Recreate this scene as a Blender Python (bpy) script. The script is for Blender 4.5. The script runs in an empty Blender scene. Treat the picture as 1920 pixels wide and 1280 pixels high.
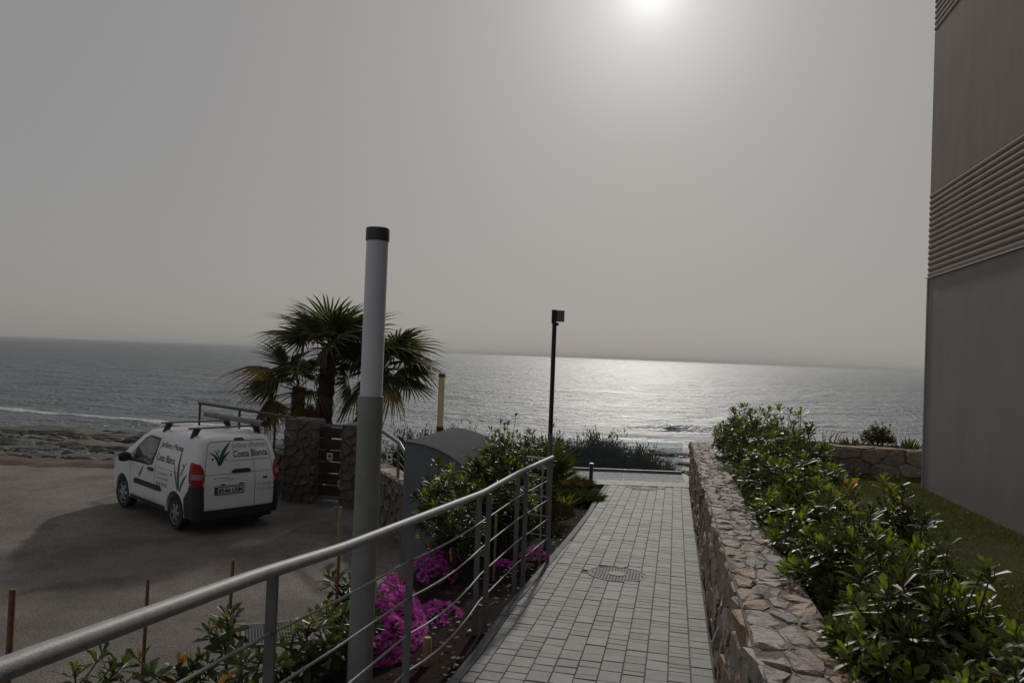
import bpy, bmesh, math, random
import numpy as np
from mathutils import Vector, Matrix

random.seed(7)
rng = np.random.default_rng(7)
R = math.radians
scene = bpy.context.scene
COL = scene.collection

# ------------------------------------------------------------------ camera
cam_data = bpy.data.cameras.new('camera')
cam_data.sensor_width = 36.0
cam_data.lens = 36.0 * 1400.0 / 1920.0
cam_data.clip_start = 0.05
cam_data.clip_end = 60000.0
cam = bpy.data.objects.new('camera', cam_data)
COL.objects.link(cam)
cam.matrix_world = (Matrix.Translation((0, 0, 6.0)) @ Matrix.Rotation(R(90 + 1.01), 4, 'X') @ Matrix.Rotation(R(2.19), 4, 'Z'))
scene.camera = cam

# ------------------------------------------------------------------ sky and sun
SUN_EL, SUN_AZ = 26.4, 9.6            # degrees above the horizon, degrees right of +Y
world = bpy.data.worlds.new('World')
scene.world = world
world.use_nodes = True
wn, wl = world.node_tree.nodes, world.node_tree.links
wn.clear()
wout = wn.new('ShaderNodeOutputWorld')
wbg = wn.new('ShaderNodeBackground')
sky = wn.new('ShaderNodeTexSky')
sky.sky_type = 'NISHITA'
sky.sun_disc = False
sky.sun_elevation = R(SUN_EL)
sky.sun_rotation = R(SUN_AZ)
sky.air_density = 1.0
sky.dust_density = 3.0
sky.ozone_density = 1.0
sky.altitude = 5.0
hsv = wn.new('ShaderNodeHueSaturation')              # salty haze: little colour left in the air
hsv.inputs['Saturation'].default_value = 0.8
wl.new(sky.outputs['Color'], hsv.inputs['Color'])
flat = wn.new('ShaderNodeGamma')                     # haze scatters the light all over the dome and evens it out
flat.inputs['Gamma'].default_value = 0.16
wl.new(hsv.outputs['Color'], flat.inputs['Color'])
veil = wn.new('ShaderNodeMix')
veil.data_type = 'RGBA'
veil.blend_type = 'MULTIPLY'
veil.inputs['Factor'].default_value = 1.0
veil.inputs['B'].default_value = (1.98, 1.945, 1.925, 1)
wl.new(flat.outputs['Color'], veil.inputs['A'])
# the bright aureole close round the sun
geo_w = wn.new('ShaderNodeNewGeometry')
dotn = wn.new('ShaderNodeVectorMath')
dotn.operation = 'DOT_PRODUCT'
dotn.inputs[1].default_value = (-math.sin(R(SUN_AZ)) * math.cos(R(SUN_EL)), -math.cos(R(SUN_AZ)) * math.cos(R(SUN_EL)), -math.sin(R(SUN_EL)))
wl.new(geo_w.outputs['Incoming'], dotn.inputs[0])
last = veil.outputs['Result']
for power, amp in ((1300.0, 3.4), (150.0, 2.7), (24.0, 0.35)):
    mxp = wn.new('ShaderNodeMath')
    mxp.operation = 'MAXIMUM'
    mxp.inputs[1].default_value = 0.0
    wl.new(dotn.outputs['Value'], mxp.inputs[0])
    pw = wn.new('ShaderNodeMath')
    pw.operation = 'POWER'
    pw.inputs[1].default_value = power
    wl.new(mxp.outputs[0], pw.inputs[0])
    gl_ = wn.new('ShaderNodeVectorMath')
    gl_.operation = 'SCALE'
    gl_.inputs[0].default_value = (amp, amp, amp * 0.98)
    wl.new(pw.outputs[0], gl_.inputs['Scale'])
    ad_ = wn.new('ShaderNodeVectorMath')
    wl.new(last, ad_.inputs[0])
    wl.new(gl_.outputs[0], ad_.inputs[1])
    last = ad_.outputs[0]
wl.new(last, wbg.inputs['Color'])
wbg.inputs['Strength'].default_value = 0.10
wl.new(wbg.outputs['Background'], wout.inputs['Surface'])

sun_data = bpy.data.lights.new('sun', 'SUN')
sun_data.energy = 1.5
sun_data.angle = R(2.0)
sun_data.color = (1.0, 0.95, 0.89)
sun = bpy.data.objects.new('sun', sun_data)
COL.objects.link(sun)
sd = Vector((math.sin(R(SUN_AZ)) * math.cos(R(SUN_EL)), math.cos(R(SUN_AZ)) * math.cos(R(SUN_EL)), math.sin(R(SUN_EL))))
sun.rotation_euler = sd.to_track_quat('Z', 'Y').to_euler()

vs = scene.view_settings
vs.view_transform = 'Standard'
vs.look = 'None'
vs.gamma = 1.0
vs.use_curve_mapping = False
vs.exposure = 0.12
scene.render.engine = 'CYCLES'
cy = scene.cycles
cy.use_denoising = True
cy.max_bounces = 6
cy.diffuse_bounces = 3
cy.glossy_bounces = 3
cy.transparent_max_bounces = 12
cy.transmission_bounces = 4
cy.caustics_reflective = False
cy.caustics_refractive = False
cy.sample_clamp_indirect = 4.0

# ------------------------------------------------------------------ materials
MATS = {}


def mat(name, col, rough=0.7, var=0.15, nscale=6.0, bump=0.0, bscale=40.0, metal=0.0, spec=0.5, island=0.0, col2=None, detail=6.0,
        ramp=None, coat=0.0, mask=(0.35, 0.7), speck=0.0, sscale=160.0, streak=0.0):
    """Principled material with noise mottling, fine relief and a little difference from piece to piece."""
    if name in MATS:
        return MATS[name]
    m = bpy.data.materials.new(name)
    m.use_nodes = True
    n, l = m.node_tree.nodes, m.node_tree.links
    p = n['Principled BSDF']
    p.inputs['Roughness'].default_value = rough
    p.inputs['Metallic'].default_value = metal
    p.inputs['Specular IOR Level'].default_value = spec
    p.inputs['Coat Weight'].default_value = coat
    p.inputs['Coat Roughness'].default_value = 0.08
    tc = n.new('ShaderNodeTexCoord')
    geo = n.new('ShaderNodeNewGeometry')
    pos = geo.outputs['Position']
    nz = n.new('ShaderNodeTexNoise')
    nz.inputs['Scale'].default_value = nscale
    nz.inputs['Detail'].default_value = detail
    nz.inputs['Roughness'].default_value = 0.62
    l.new(pos, nz.inputs['Vector'])
    mp = n.new('ShaderNodeMapRange')
    mp.inputs['From Min'].default_value = mask[0]
    mp.inputs['From Max'].default_value = mask[1]
    l.new(nz.outputs['Fac'], mp.inputs['Value'])
    mx = n.new('ShaderNodeMix')
    mx.data_type = 'RGBA'
    c = Vector(col)
    c2 = Vector(col2) if col2 else c * (1 + var)
    c1 = c if col2 else c * (1 - var)
    mx.inputs['A'].default_value = (*c1, 1)
    mx.inputs['B'].default_value = (*c2, 1)
    l.new(mp.outputs['Result'], mx.inputs['Factor'])
    out = mx.outputs['Result']
    if island or ramp:
        oi = n.new('ShaderNodeObjectInfo')
        add = n.new('ShaderNodeMath')
        l.new(oi.outputs['Random'], add.inputs[0])
        l.new(geo.outputs['Random Per Island'], add.inputs[1])
        fr = n.new('ShaderNodeMath')
        fr.operation = 'FRACT'
        l.new(add.outputs[0], fr.inputs[0])
        if ramp:
            cr = n.new('ShaderNodeValToRGB')
            cr.color_ramp.interpolation = 'LINEAR'
            els = cr.color_ramp.elements
            while len(els) < len(ramp):
                els.new(0.5)
            for i, (pp, cc) in enumerate(ramp):
                els[i].position = pp
                els[i].color = (*cc, 1)
            l.new(fr.outputs[0], cr.inputs['Fac'])
            m2 = n.new('ShaderNodeMix')
            m2.data_type = 'RGBA'
            m2.blend_type = 'MULTIPLY'
            m2.inputs['Factor'].default_value = 1.0
            l.new(cr.outputs['Color'], m2.inputs['A'])
            l.new(out, m2.inputs['B'])
            out = m2.outputs['Result']
        if island:
            mr = n.new('ShaderNodeMapRange')
            mr.inputs['To Min'].default_value = 1 - island
            mr.inputs['To Max'].default_value = 1 + island
            l.new(fr.outputs[0], mr.inputs['Value'])
            m3 = n.new('ShaderNodeMix')
            m3.data_type = 'RGBA'
            m3.blend_type = 'MULTIPLY'
            m3.inputs['Factor'].default_value = 1.0
            l.new(out, m3.inputs['A'])
            l.new(mr.outputs['Result'], m3.inputs['B'])
            out = m3.outputs['Result']
    if streak:
        mpv = n.new('ShaderNodeMapping')
        mpv.inputs['Scale'].default_value = (2.2, 2.2, 0.16)
        l.new(pos, mpv.inputs['Vector'])
        nst = n.new('ShaderNodeTexNoise')
        nst.inputs['Scale'].default_value = 1.6
        nst.inputs['Detail'].default_value = 7.0
        nst.inputs['Roughness'].default_value = 0.65
        l.new(mpv.outputs['Vector'], nst.inputs['Vector'])
        mst = n.new('ShaderNodeMapRange')
        mst.inputs['From Min'].default_value = 0.3
        mst.inputs['From Max'].default_value = 0.72
        mst.inputs['To Min'].default_value = 1 - streak
        mst.inputs['To Max'].default_value = 1 + streak
        l.new(nst.outputs['Fac'], mst.inputs['Value'])
        m5 = n.new('ShaderNodeMix')
        m5.data_type = 'RGBA'
        m5.blend_type = 'MULTIPLY'
        m5.inputs['Factor'].default_value = 1.0
        l.new(out, m5.inputs['A'])
        l.new(mst.outputs['Result'], m5.inputs['B'])
        out = m5.outputs['Result']
    if speck:
        ns = n.new('ShaderNodeTexNoise')
        ns.inputs['Scale'].default_value = sscale
        ns.inputs['Detail'].default_value = 4.0
        l.new(pos, ns.inputs['Vector'])
        ms = n.new('ShaderNodeMapRange')
        ms.inputs['From Min'].default_value = 0.3
        ms.inputs['From Max'].default_value = 0.7
        ms.inputs['To Min'].default_value = 1 - speck
        ms.inputs['To Max'].default_value = 1 + speck
        l.new(ns.outputs['Fac'], ms.inputs['Value'])
        m4 = n.new('ShaderNodeMix')
        m4.data_type = 'RGBA'
        m4.blend_type = 'MULTIPLY'
        m4.inputs['Factor'].default_value = 1.0
        l.new(out, m4.inputs['A'])
        l.new(ms.outputs['Result'], m4.inputs['B'])
        out = m4.outputs['Result']
    l.new(out, p.inputs['Base Color'])
    if bump:
        nb = n.new('ShaderNodeTexNoise')
        nb.inputs['Scale'].default_value = bscale
        nb.inputs['Detail'].default_value = 5.0
        l.new(pos, nb.inputs['Vector'])
        b = n.new('ShaderNodeBump')
        b.inputs['Strength'].default_value = 1.0
        b.inputs['Distance'].default_value = bump
        l.new(nb.outputs['Fac'], b.inputs['Height'])
        l.new(b.outputs['Normal'], p.inputs['Normal'])
    MATS[name] = m
    return m


def leaf_mat(name, rough=0.33, trans=0.35, spec=0.5):
    """Foliage: colour read from the mesh attribute 'leaf', light passes through the blade."""
    m = bpy.data.materials.new(name)
    m.use_nodes = True
    n, l = m.node_tree.nodes, m.node_tree.links
    p = n['Principled BSDF']
    p.inputs['Roughness'].default_value = rough
    p.inputs['Specular IOR Level'].default_value = spec
    a = n.new('ShaderNodeAttribute')
    a.attribute_name = 'leaf'
    l.new(a.outputs['Color'], p.inputs['Base Color'])
    t = n.new('ShaderNodeBsdfTranslucent')
    g = n.new('ShaderNodeMix')
    g.data_type = 'RGBA'
    g.blend_type = 'MULTIPLY'
    g.inputs['Factor'].default_value = 1.0
    g.inputs['B'].default_value = (1.5, 1.6, 0.7, 1)
    l.new(a.outputs['Color'], g.inputs['A'])
    l.new(g.outputs['Result'], t.inputs['Color'])
    mix = n.new('ShaderNodeMixShader')
    mix.inputs['Fac'].default_value = trans
    l.new(p.outputs['BSDF'], mix.inputs[1])
    l.new(t.outputs['BSDF'], mix.inputs[2])
    l.new(mix.outputs['Shader'], n['Material Output'].inputs['Surface'])
    MATS[name] = m
    return m


M_ASPH = mat('asphalt', (0.112, 0.098, 0.087), 0.85, 0.3, 0.7, 0.006, 70, spec=0.3, col2=(0.195, 0.168, 0.146), detail=9.0, mask=(0.4, 0.63), speck=0.6, sscale=45.0)
M_PAVER = mat('paver_concrete', (0.228, 0.22, 0.213), 0.72, 0.16, 9, 0.0022, 130, island=0.21, spec=0.4, speck=0.22)
M_JOINT = mat('joint_sand', (0.12, 0.11, 0.1), 0.95, 0.3, 30)
M_TERR = mat('terrace_concrete', (0.24, 0.23, 0.215), 0.72, 0.16, 5, 0.002, 80, spec=0.45)
M_KERB = mat('kerb_concrete', (0.1, 0.105, 0.108), 0.8, 0.2, 12, 0.002, 90)
M_SOIL = mat('soil', (0.018, 0.011, 0.009), 0.95, 0.4, 14, 0.02, 28, col2=(0.034, 0.021, 0.017), spec=0.04)
M_CONC = mat('concrete', (0.33, 0.31, 0.28), 0.85, 0.15, 4, 0.002, 70)
M_MORTAR = mat('mortar', (0.15, 0.125, 0.11), 0.92, 0.25, 14, 0.012, 40)
STONES = [(0.0, (0.26, 0.235, 0.215)), (0.22, (0.36, 0.335, 0.31)), (0.42, (0.22, 0.175, 0.145)), (0.6, (0.34, 0.26, 0.19)),
          (0.74, (0.38, 0.26, 0.16)), (0.87, (0.45, 0.42, 0.39)), (1.0, (0.2, 0.165, 0.145))]
M_STONE = mat('wall_stone', (0.6, 0.56, 0.53), 0.75, 0.3, 15, 0.008, 45, ramp=STONES, col2=(1.1, 1.04, 0.99), spec=0.4, speck=0.25, sscale=90.0)
DSTONES = [(p, tuple(v * 0.7 for v in c)) for p, c in STONES]
M_STONE_D = mat('dark_wall_stone', (0.75, 0.74, 0.72), 0.75, 0.3, 11, 0.012, 30, ramp=DSTONES, col2=(1.2, 1.18, 1.15))
M_RAIL = mat('rail_galvanised', (0.3, 0.305, 0.295), 0.55, 0.14, 25, 0.0008, 160, spec=0.4, speck=0.12)
M_POST = mat('post_grey_paint', (0.16, 0.17, 0.17), 0.5, 0.12, 18, metal=0.3)
M_COLUMN = mat('lamp_column_paint', (0.28, 0.293, 0.287), 0.45, 0.1, 7, streak=0.12)
M_CAP = mat('lamp_cap', (0.05, 0.04, 0.038), 0.5, 0.1, 9)
M_DIFF = mat('lamp_diffuser', (0.66, 0.68, 0.76), 0.35, 0.03, 3)
M_BEIGE = mat('beige_diffuser', (0.78, 0.6, 0.34), 0.4, 0.06, 3)
M_BLACK = mat('black_paint_and_shade', (0.014, 0.011, 0.012), 0.45, 0.15, 14)  # black parts, also the pole's silhouette and the shade under the grate
M_BROWNM = mat('brown_metal', (0.06, 0.042, 0.035), 0.5, 0.15, 14)
M_LIGHTG = mat('light_grey', (0.5, 0.49, 0.47), 0.5, 0.1, 14)
M_LIGHTBOX = mat('floodlight_housing', (0.16, 0.145, 0.14), 0.5, 0.1, 14)
M_WOOD = mat('stake_wood', (0.2, 0.09, 0.045), 0.75, 0.25, 20, 0.002, 80)
M_BAMBOO = mat('cane_wood', (0.36, 0.24, 0.13), 0.7, 0.2, 20, 0.002, 80)
M_GATEWOOD = mat('gate_wood', (0.04, 0.022, 0.018), 0.6, 0.3, 9, 0.002, 60)
M_GATEFR = mat('gate_frame', (0.13, 0.14, 0.15), 0.5, 0.12, 10)
M_BOX = mat('container_panel', (0.135, 0.165, 0.195), 0.5, 0.1, 3)
M_LID = mat('container_lid', (0.08, 0.083, 0.09), 0.9, 0.1, 3, spec=0.04)
M_BARK = mat('bark', (0.1, 0.065, 0.045), 0.9, 0.3, 22, 0.006, 60)
M_TRUNK = mat('palm_trunk', (0.085, 0.045, 0.035), 0.9, 0.35, 14, 0.02, 30)
M_IRON = mat('cast_iron', (0.15, 0.147, 0.142), 0.75, 0.2, 30, 0.001, 200)
M_ROCK = mat('shore_rock', (0.045, 0.041, 0.033), 0.75, 0.35, 1.2, 0.03, 12, island=0.35, col2=(0.11, 0.1, 0.078), spec=0.3)
M_SAND = mat('shore_ground', (0.035, 0.031, 0.024), 0.7, 0.3, 0.6, 0.1, 4, col2=(0.085, 0.072, 0.055), detail=9.0)
M_RENDER = mat('render_grey', (0.285, 0.258, 0.242), 0.85, 0.07, 1.3, 0.002, 70, streak=0.035, speck=0.06, sscale=60.0)
M_RENDERB = mat('render_brown', (0.255, 0.198, 0.178), 0.85, 0.09, 1.1, 0.002, 70, streak=0.1, speck=0.06, sscale=60.0)
M_BEAD = mat('render_bead', (0.7, 0.68, 0.65), 0.6, 0.05, 4)
M_LAWN = mat('lawn_turf', (0.055, 0.06, 0.018), 0.95, 0.25, 1.5, 0.012, 160, col2=(0.085, 0.09, 0.026), spec=0.05)
M_LEAF = leaf_mat('leaf_glossy', 0.44, 0.36, 0.24)
M_LEAF2 = leaf_mat('leaf_soft', 0.6, 0.35, 0.15)
M_PALM = leaf_mat('palm_blade', 0.6, 0.25, 0.2)
M_PETAL = leaf_mat('petal', 0.6, 0.25, 0.3)
# petals are magenta through and through, so light through them stays magenta
for nd in M_PETAL.node_tree.nodes:
    if nd.type == 'MIX':
        nd.inputs['B'].default_value = (1.2, 1.0, 1.2, 1)
M_VAN = mat('van_paint', (0.76, 0.77, 0.78), 0.32, 0.04, 1.5, coat=0.3)
M_PLASTIC = mat('black_plastic', (0.016, 0.017, 0.018), 0.55, 0.1, 20)
M_TYRE = mat('tyre_rubber', (0.012, 0.012, 0.012), 0.8, 0.2, 20)
M_HUB = mat('hub_silver', (0.4, 0.4, 0.41), 0.35, 0.05, 9, metal=0.6)
M_RED = mat('tail_red', (0.3, 0.006, 0.005), 0.35, 0.06, 30, spec=0.2)
M_CLEARL = mat('tail_clear', (0.32, 0.16, 0.17), 0.35, 0.25, 60, spec=0.2)
M_SEAM = mat('seam_dark', (0.05, 0.052, 0.055), 0.7, 0.05, 9)
M_INK = mat('lettering_dark', (0.035, 0.045, 0.055), 0.5, 0.05, 9)
M_INKG = mat('lettering_grey', (0.33, 0.34, 0.35), 0.5, 0.05, 9)
M_TEAL = mat('logo_teal', (0.012, 0.06, 0.06), 0.5, 0.1, 9)
M_ORANGE = mat('logo_orange', (0.55, 0.2, 0.09), 0.5, 0.1, 9)
M_PLATE = mat('plate_white', (0.62, 0.62, 0.6), 0.4, 0.03, 9)
M_PLATEB = mat('plate_blue', (0.03, 0.06, 0.2), 0.4, 0.03, 9)
M_GLASSD = mat('van_glass', (0.06, 0.1, 0.085), 0.06, 0.3, 2.5, col2=(0.22, 0.3, 0.25))
M_PIPE = mat('pipe_grey', (0.14, 0.145, 0.16), 0.45, 0.08, 9)
M_SIGN = mat('sign_white', (0.7, 0.7, 0.68), 0.5, 0.05, 9)
M_DRYLEAF = mat('fallen_leaf', (0.5, 0.42, 0.33), 0.8, 0.3, 30)


def glass_mat():
    m = bpy.data.materials.new('balustrade_glass')
    m.use_nodes = True
    n, l = m.node_tree.nodes, m.node_tree.links
    n.remove(n['Principled BSDF'])
    tr = n.new('ShaderNodeBsdfTransparent')
    tr.inputs['Color'].default_value = (0.84, 0.88, 0.9, 1)
    gl = n.new('ShaderNodeBsdfGlossy')
    gl.inputs['Roughness'].default_value = 0.02
    df = n.new('ShaderNodeBsdfDiffuse')           # thin bluish diffuse film on the pane
    df.inputs['Color'].default_value = (0.3, 0.4, 0.52, 1)
    fr = n.new('ShaderNodeFresnel')
    fr.inputs['IOR'].default_value = 1.45
    m1 = n.new('ShaderNodeMixShader')
    l.new(fr.outputs['Fac'], m1.inputs['Fac'])
    l.new(tr.outputs[0], m1.inputs[1])
    l.new(gl.outputs[0], m1.inputs[2])
    m2 = n.new('ShaderNodeMixShader')
    m2.inputs['Fac'].default_value = 0.06
    l.new(m1.outputs[0], m2.inputs[1])
    l.new(df.outputs[0], m2.inputs[2])
    l.new(m2.outputs[0], n['Material Output'].inputs['Surface'])
    return m


M_GLASS = glass_mat()


def sea_mat():
    m = bpy.data.materials.new('sea_water')
    m.use_nodes = True
    n, l = m.node_tree.nodes, m.node_tree.links
    p = n['Principled BSDF']
    p.inputs['Roughness'].default_value = 0.5
    p.inputs['IOR'].default_value = 1.333
    geo = n.new('ShaderNodeNewGeometry')
    mp = n.new('ShaderNodeMapping')
    mp.inputs['Scale'].default_value = (0.55, 1.0, 1.0)
    l.new(geo.outputs['Position'], mp.inputs['Vector'])
    hs = None
    for sc, amp in ((0.09, 1.3), (0.36, 0.62), (1.15, 0.42), (3.2, 0.34)):
        nz = n.new('ShaderNodeTexNoise')
        nz.inputs['Scale'].default_value = sc
        nz.inputs['Detail'].default_value = 4.0
        nz.inputs['Distortion'].default_value = 0.6
        l.new(mp.outputs['Vector'], nz.inputs['Vector'])
        mu = n.new('ShaderNodeMath')
        mu.operation = 'MULTIPLY'
        mu.inputs[1].default_value = amp
        l.new(nz.outputs['Fac'], mu.inputs[0])
        if hs is None:
            hs = mu.outputs[0]
        else:
            ad = n.new('ShaderNodeMath')
            l.new(hs, ad.inputs[0])
            l.new(mu.outputs[0], ad.inputs[1])
            hs = ad.outputs[0]
    b = n.new('ShaderNodeBump')
    b.inputs['Strength'].default_value = 1.0
    b.inputs['Distance'].default_value = 1.5
    l.new(hs, b.inputs['Height'])
    l.new(b.outputs['Normal'], p.inputs['Normal'])
    # foam on the breaking waves
    at = n.new('ShaderNodeAttribute')
    at.attribute_name = 'foam'
    fz = n.new('ShaderNodeTexNoise')
    fz.inputs['Scale'].default_value = 1.4
    fz.inputs['Detail'].default_value = 8.0
    fz.inputs['Roughness'].default_value = 0.7
    l.new(mp.outputs['Vector'], fz.inputs['Vector'])
    su = n.new('ShaderNodeMath')
    su.operation = 'ADD'
    l.new(at.outputs['Fac'], su.inputs[0])
    l.new(fz.outputs['Fac'], su.inputs[1])
    mr = n.new('ShaderNodeMapRange')
    mr.inputs['From Min'].default_value = 0.93
    mr.inputs['From Max'].default_value = 1.12
    l.new(su.outputs[0], mr.inputs['Value'])
    cx = n.new('ShaderNodeMix')
    cx.data_type = 'RGBA'
    cx.inputs['A'].default_value = (0.135, 0.16, 0.175, 1)
    cx.inputs['B'].default_value = (0.62, 0.63, 0.62, 1)
    l.new(mr.outputs['Result'], cx.inputs['Factor'])
    l.new(cx.outputs['Result'], p.inputs['Base Color'])
    rx = n.new('ShaderNodeMapRange')
    rx.inputs['To Min'].default_value = 0.5
    rx.inputs['To Max'].default_value = 0.8
    l.new(mr.outputs['Result'], rx.inputs['Value'])
    l.new(rx.outputs['Result'], p.inputs['Roughness'])
    return m


M_SEA = sea_mat()


# ------------------------------------------------------------------ mesh helpers
def link(name, me, parent=None, loc=None, mtx=None):
    o = bpy.data.objects.new(name, me)
    COL.objects.link(o)
    if parent is not None:
        o.parent = parent
    if loc is not None:
        o.location = loc
    if mtx is not None:
        o.matrix_local = mtx
    return o


def tag(o, label=None, cat=None, group=None, kind=None):
    if label:
        o['label'] = label
    if cat:
        o['category'] = cat
    if group:
        o['group'] = group
    if kind:
        o['kind'] = kind
    return o


def thing(name, loc, label, cat, group=None, rz=0.0):
    o = bpy.data.objects.new(name, None)
    o.empty_display_size = 0.2
    COL.objects.link(o)
    o.location = loc
    o.rotation_euler = (0, 0, rz)
    return tag(o, label, cat, group)


class MB:
    """Collects shapes into one mesh."""

    def __init__(self):
        self.v, self.f = [], []

    def add(self, vs_, fs_):
        o = len(self.v)
        self.v += [tuple(map(float, p)) for p in vs_]
        self.f += [tuple(i + o for i in f) for f in fs_]
        return self

    def box(self, x0, x1, y0, y1, z0, z1, M=None):
        p = [(x0, y0, z0), (x1, y0, z0), (x1, y1, z0), (x0, y1, z0), (x0, y0, z1), (x1, y0, z1), (x1, y1, z1), (x0, y1, z1)]
        if M is not None:
            p = [tuple(M @ Vector(q)) for q in p]
        return self.add(p, [(3, 2, 1, 0), (4, 5, 6, 7), (0, 1, 5, 4), (1, 2, 6, 5), (2, 3, 7, 6), (3, 0, 4, 7)])

    def tube(self, pts, rad, n=10, caps=True):
        pts = [Vector(p) for p in pts]
        if not hasattr(rad, '__len__'):
            rad = [rad] * len(pts)
        rings = []
        prev = None
        for i, p in enumerate(pts):
            if i == 0:
                t = pts[1] - pts[0]
            elif i == len(pts) - 1:
                t = pts[-1] - pts[-2]
            else:
                t = (pts[i + 1] - p).normalized() + (p - pts[i - 1]).normalized()
            t.normalize()
            if prev is None:
                a = Vector((0, 0, 1)) if abs(t.z) < 0.9 else Vector((1, 0, 0))
                s = t.cross(a).normalized()
            else:
                s = (prev - t * prev.dot(t)).normalized()
            prev = s
            w = t.cross(s)
            rings.append([p + (s * math.cos(2 * math.pi * k / n) + w * math.sin(2 * math.pi * k / n)) * rad[i] for k in range(n)])
        vs_ = [q for r in rings for q in r]
        fs_ = []
        for i in range(len(pts) - 1):
            for k in range(n):
                k2 = (k + 1) % n
                fs_.append((i * n + k, i * n + k2, (i + 1) * n + k2, (i + 1) * n + k))
        if caps:
            fs_.append(tuple(range(n))[::-1])
            fs_.append(tuple((len(pts) - 1) * n + k for k in range(n)))
        return self.add(vs_, fs_)

    def lathe(self, prof, n=24, c=(0, 0, 0), axis='z'):
        vs_ = []
        for r, z in prof:
            for k in range(n):
                a = 2 * math.pi * k / n
                if axis == 'z':
                    vs_.append((c[0] + r * math.cos(a), c[1] + r * math.sin(a), c[2] + z))
                else:
                    vs_.append((c[0] + r * math.cos(a), c[1] + z, c[2] + r * math.sin(a)))
        fs_ = []
        for i in range(len(prof) - 1):
            for k in range(n):
                k2 = (k + 1) % n
                fs_.append((i * n + k, i * n + k2, (i + 1) * n + k2, (i + 1) * n + k))
        fs_.append(tuple(range(n))[::-1])
        fs_.append(tuple((len(prof) - 1) * n + k for k in range(n)))
        return self.add(vs_, fs_)

    def mesh(self, name, m, smooth=False, recalc=True):
        me = bpy.data.meshes.new(name)
        me.from_pydata(self.v, [], self.f)
        me.materials.append(m)
        if recalc:
            bm = bmesh.new()
            bm.from_mesh(me)
            bmesh.ops.recalc_face_normals(bm, faces=bm.faces)
            bm.to_mesh(me)
            bm.free()
        if smooth:
            me.polygons.foreach_set('use_smooth', [True] * len(me.polygons))
            try:
                me.set_sharp_from_angle(angle=R(38))
            except Exception:
                pass
        me.update()
        return me

    def obj(self, name, m, parent=None, smooth=False, loc=None, mtx=None, recalc=True):
        return link(name, self.mesh(name, m, smooth, recalc), parent, loc, mtx)


def np_mesh(name, v, f, m, smooth=False, leafcol=None):
    """Fast mesh from numpy arrays, f is a list of (k, n) index arrays."""
    me = bpy.data.meshes.new(name)
    nl = sum(a.size for a in f)
    npoly = sum(len(a) for a in f)
    me.vertices.add(len(v))
    me.vertices.foreach_set('co', np.ascontiguousarray(v, dtype=np.float32).ravel())
    me.loops.add(nl)
    me.polygons.add(npoly)
    li = np.concatenate([a.ravel() for a in f]).astype(np.int32)
    tot = np.concatenate([np.full(len(a), a.shape[1], dtype=np.int32) for a in f])
    st = np.concatenate([[0], np.cumsum(tot)[:-1]]).astype(np.int32)
    me.loops.foreach_set('vertex_index', li)
    me.polygons.foreach_set('loop_start', st)
    me.polygons.foreach_set('loop_total', tot)
    if smooth:
        me.polygons.foreach_set('use_smooth', np.ones(npoly, dtype=bool))
    me.update(calc_edges=True)
    if leafcol is not None:
        at = me.attributes.new('leaf', 'FLOAT_COLOR', 'POINT')
        c = np.ones((len(v), 4), dtype=np.float32)
        c[:, :3] = leafcol
        at.data.foreach_set('color', c.ravel())
    me.materials.append(m)
    return me


def grid_mesh(name, X, Y, Z, m, smooth=True):
    ny, nx = X.shape
    v = np.stack([X, Y, Z], -1).reshape(-1, 3)
    i = np.arange(ny * nx).reshape(ny, nx)
    q = np.stack([i[:-1, :-1], i[:-1, 1:], i[1:, 1:], i[1:, :-1]], -1).reshape(-1, 4)
    return np_mesh(name, v, [q], m, smooth)


def fbm(x, y, seed=0, octaves=4, f0=1.0):
    """Cheap smooth value noise from summed sines with random phases."""
    r = np.random.default_rng(seed)
    out = np.zeros_like(x, dtype=float)
    amp, f = 1.0, f0
    for _ in range(octaves):
        for _ in range(3):
            a = r.uniform(0, 2 * math.pi)
            out = out + amp * np.sin((x * math.cos(a) + y * math.sin(a)) * f * r.uniform(0.7, 1.4) + r.uniform(0, 6.28)) / 3
        amp *= 0.5
        f *= 2.1
    return out


# ------------------------------------------------------------------ the frame of the footpath (u along it, v across to the right)
PA = R(12.5)
UX, UY = math.sin(PA), math.cos(PA)
VX, VY = math.cos(PA), -math.sin(PA)
OX, OY = 1.53, 5.34


def P(u, v):
    return OX + UX * u + VX * v, OY + UY * u + VY * v


def UV(x, y):
    dx, dy = x - OX, y - OY
    return dx * UX + dy * UY, dx * VX + dy * VY


def zpath(y):
    return 3.94 - 0.04 * y if y > 5 else 3.74 + 0.1 * (5 - y)


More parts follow.
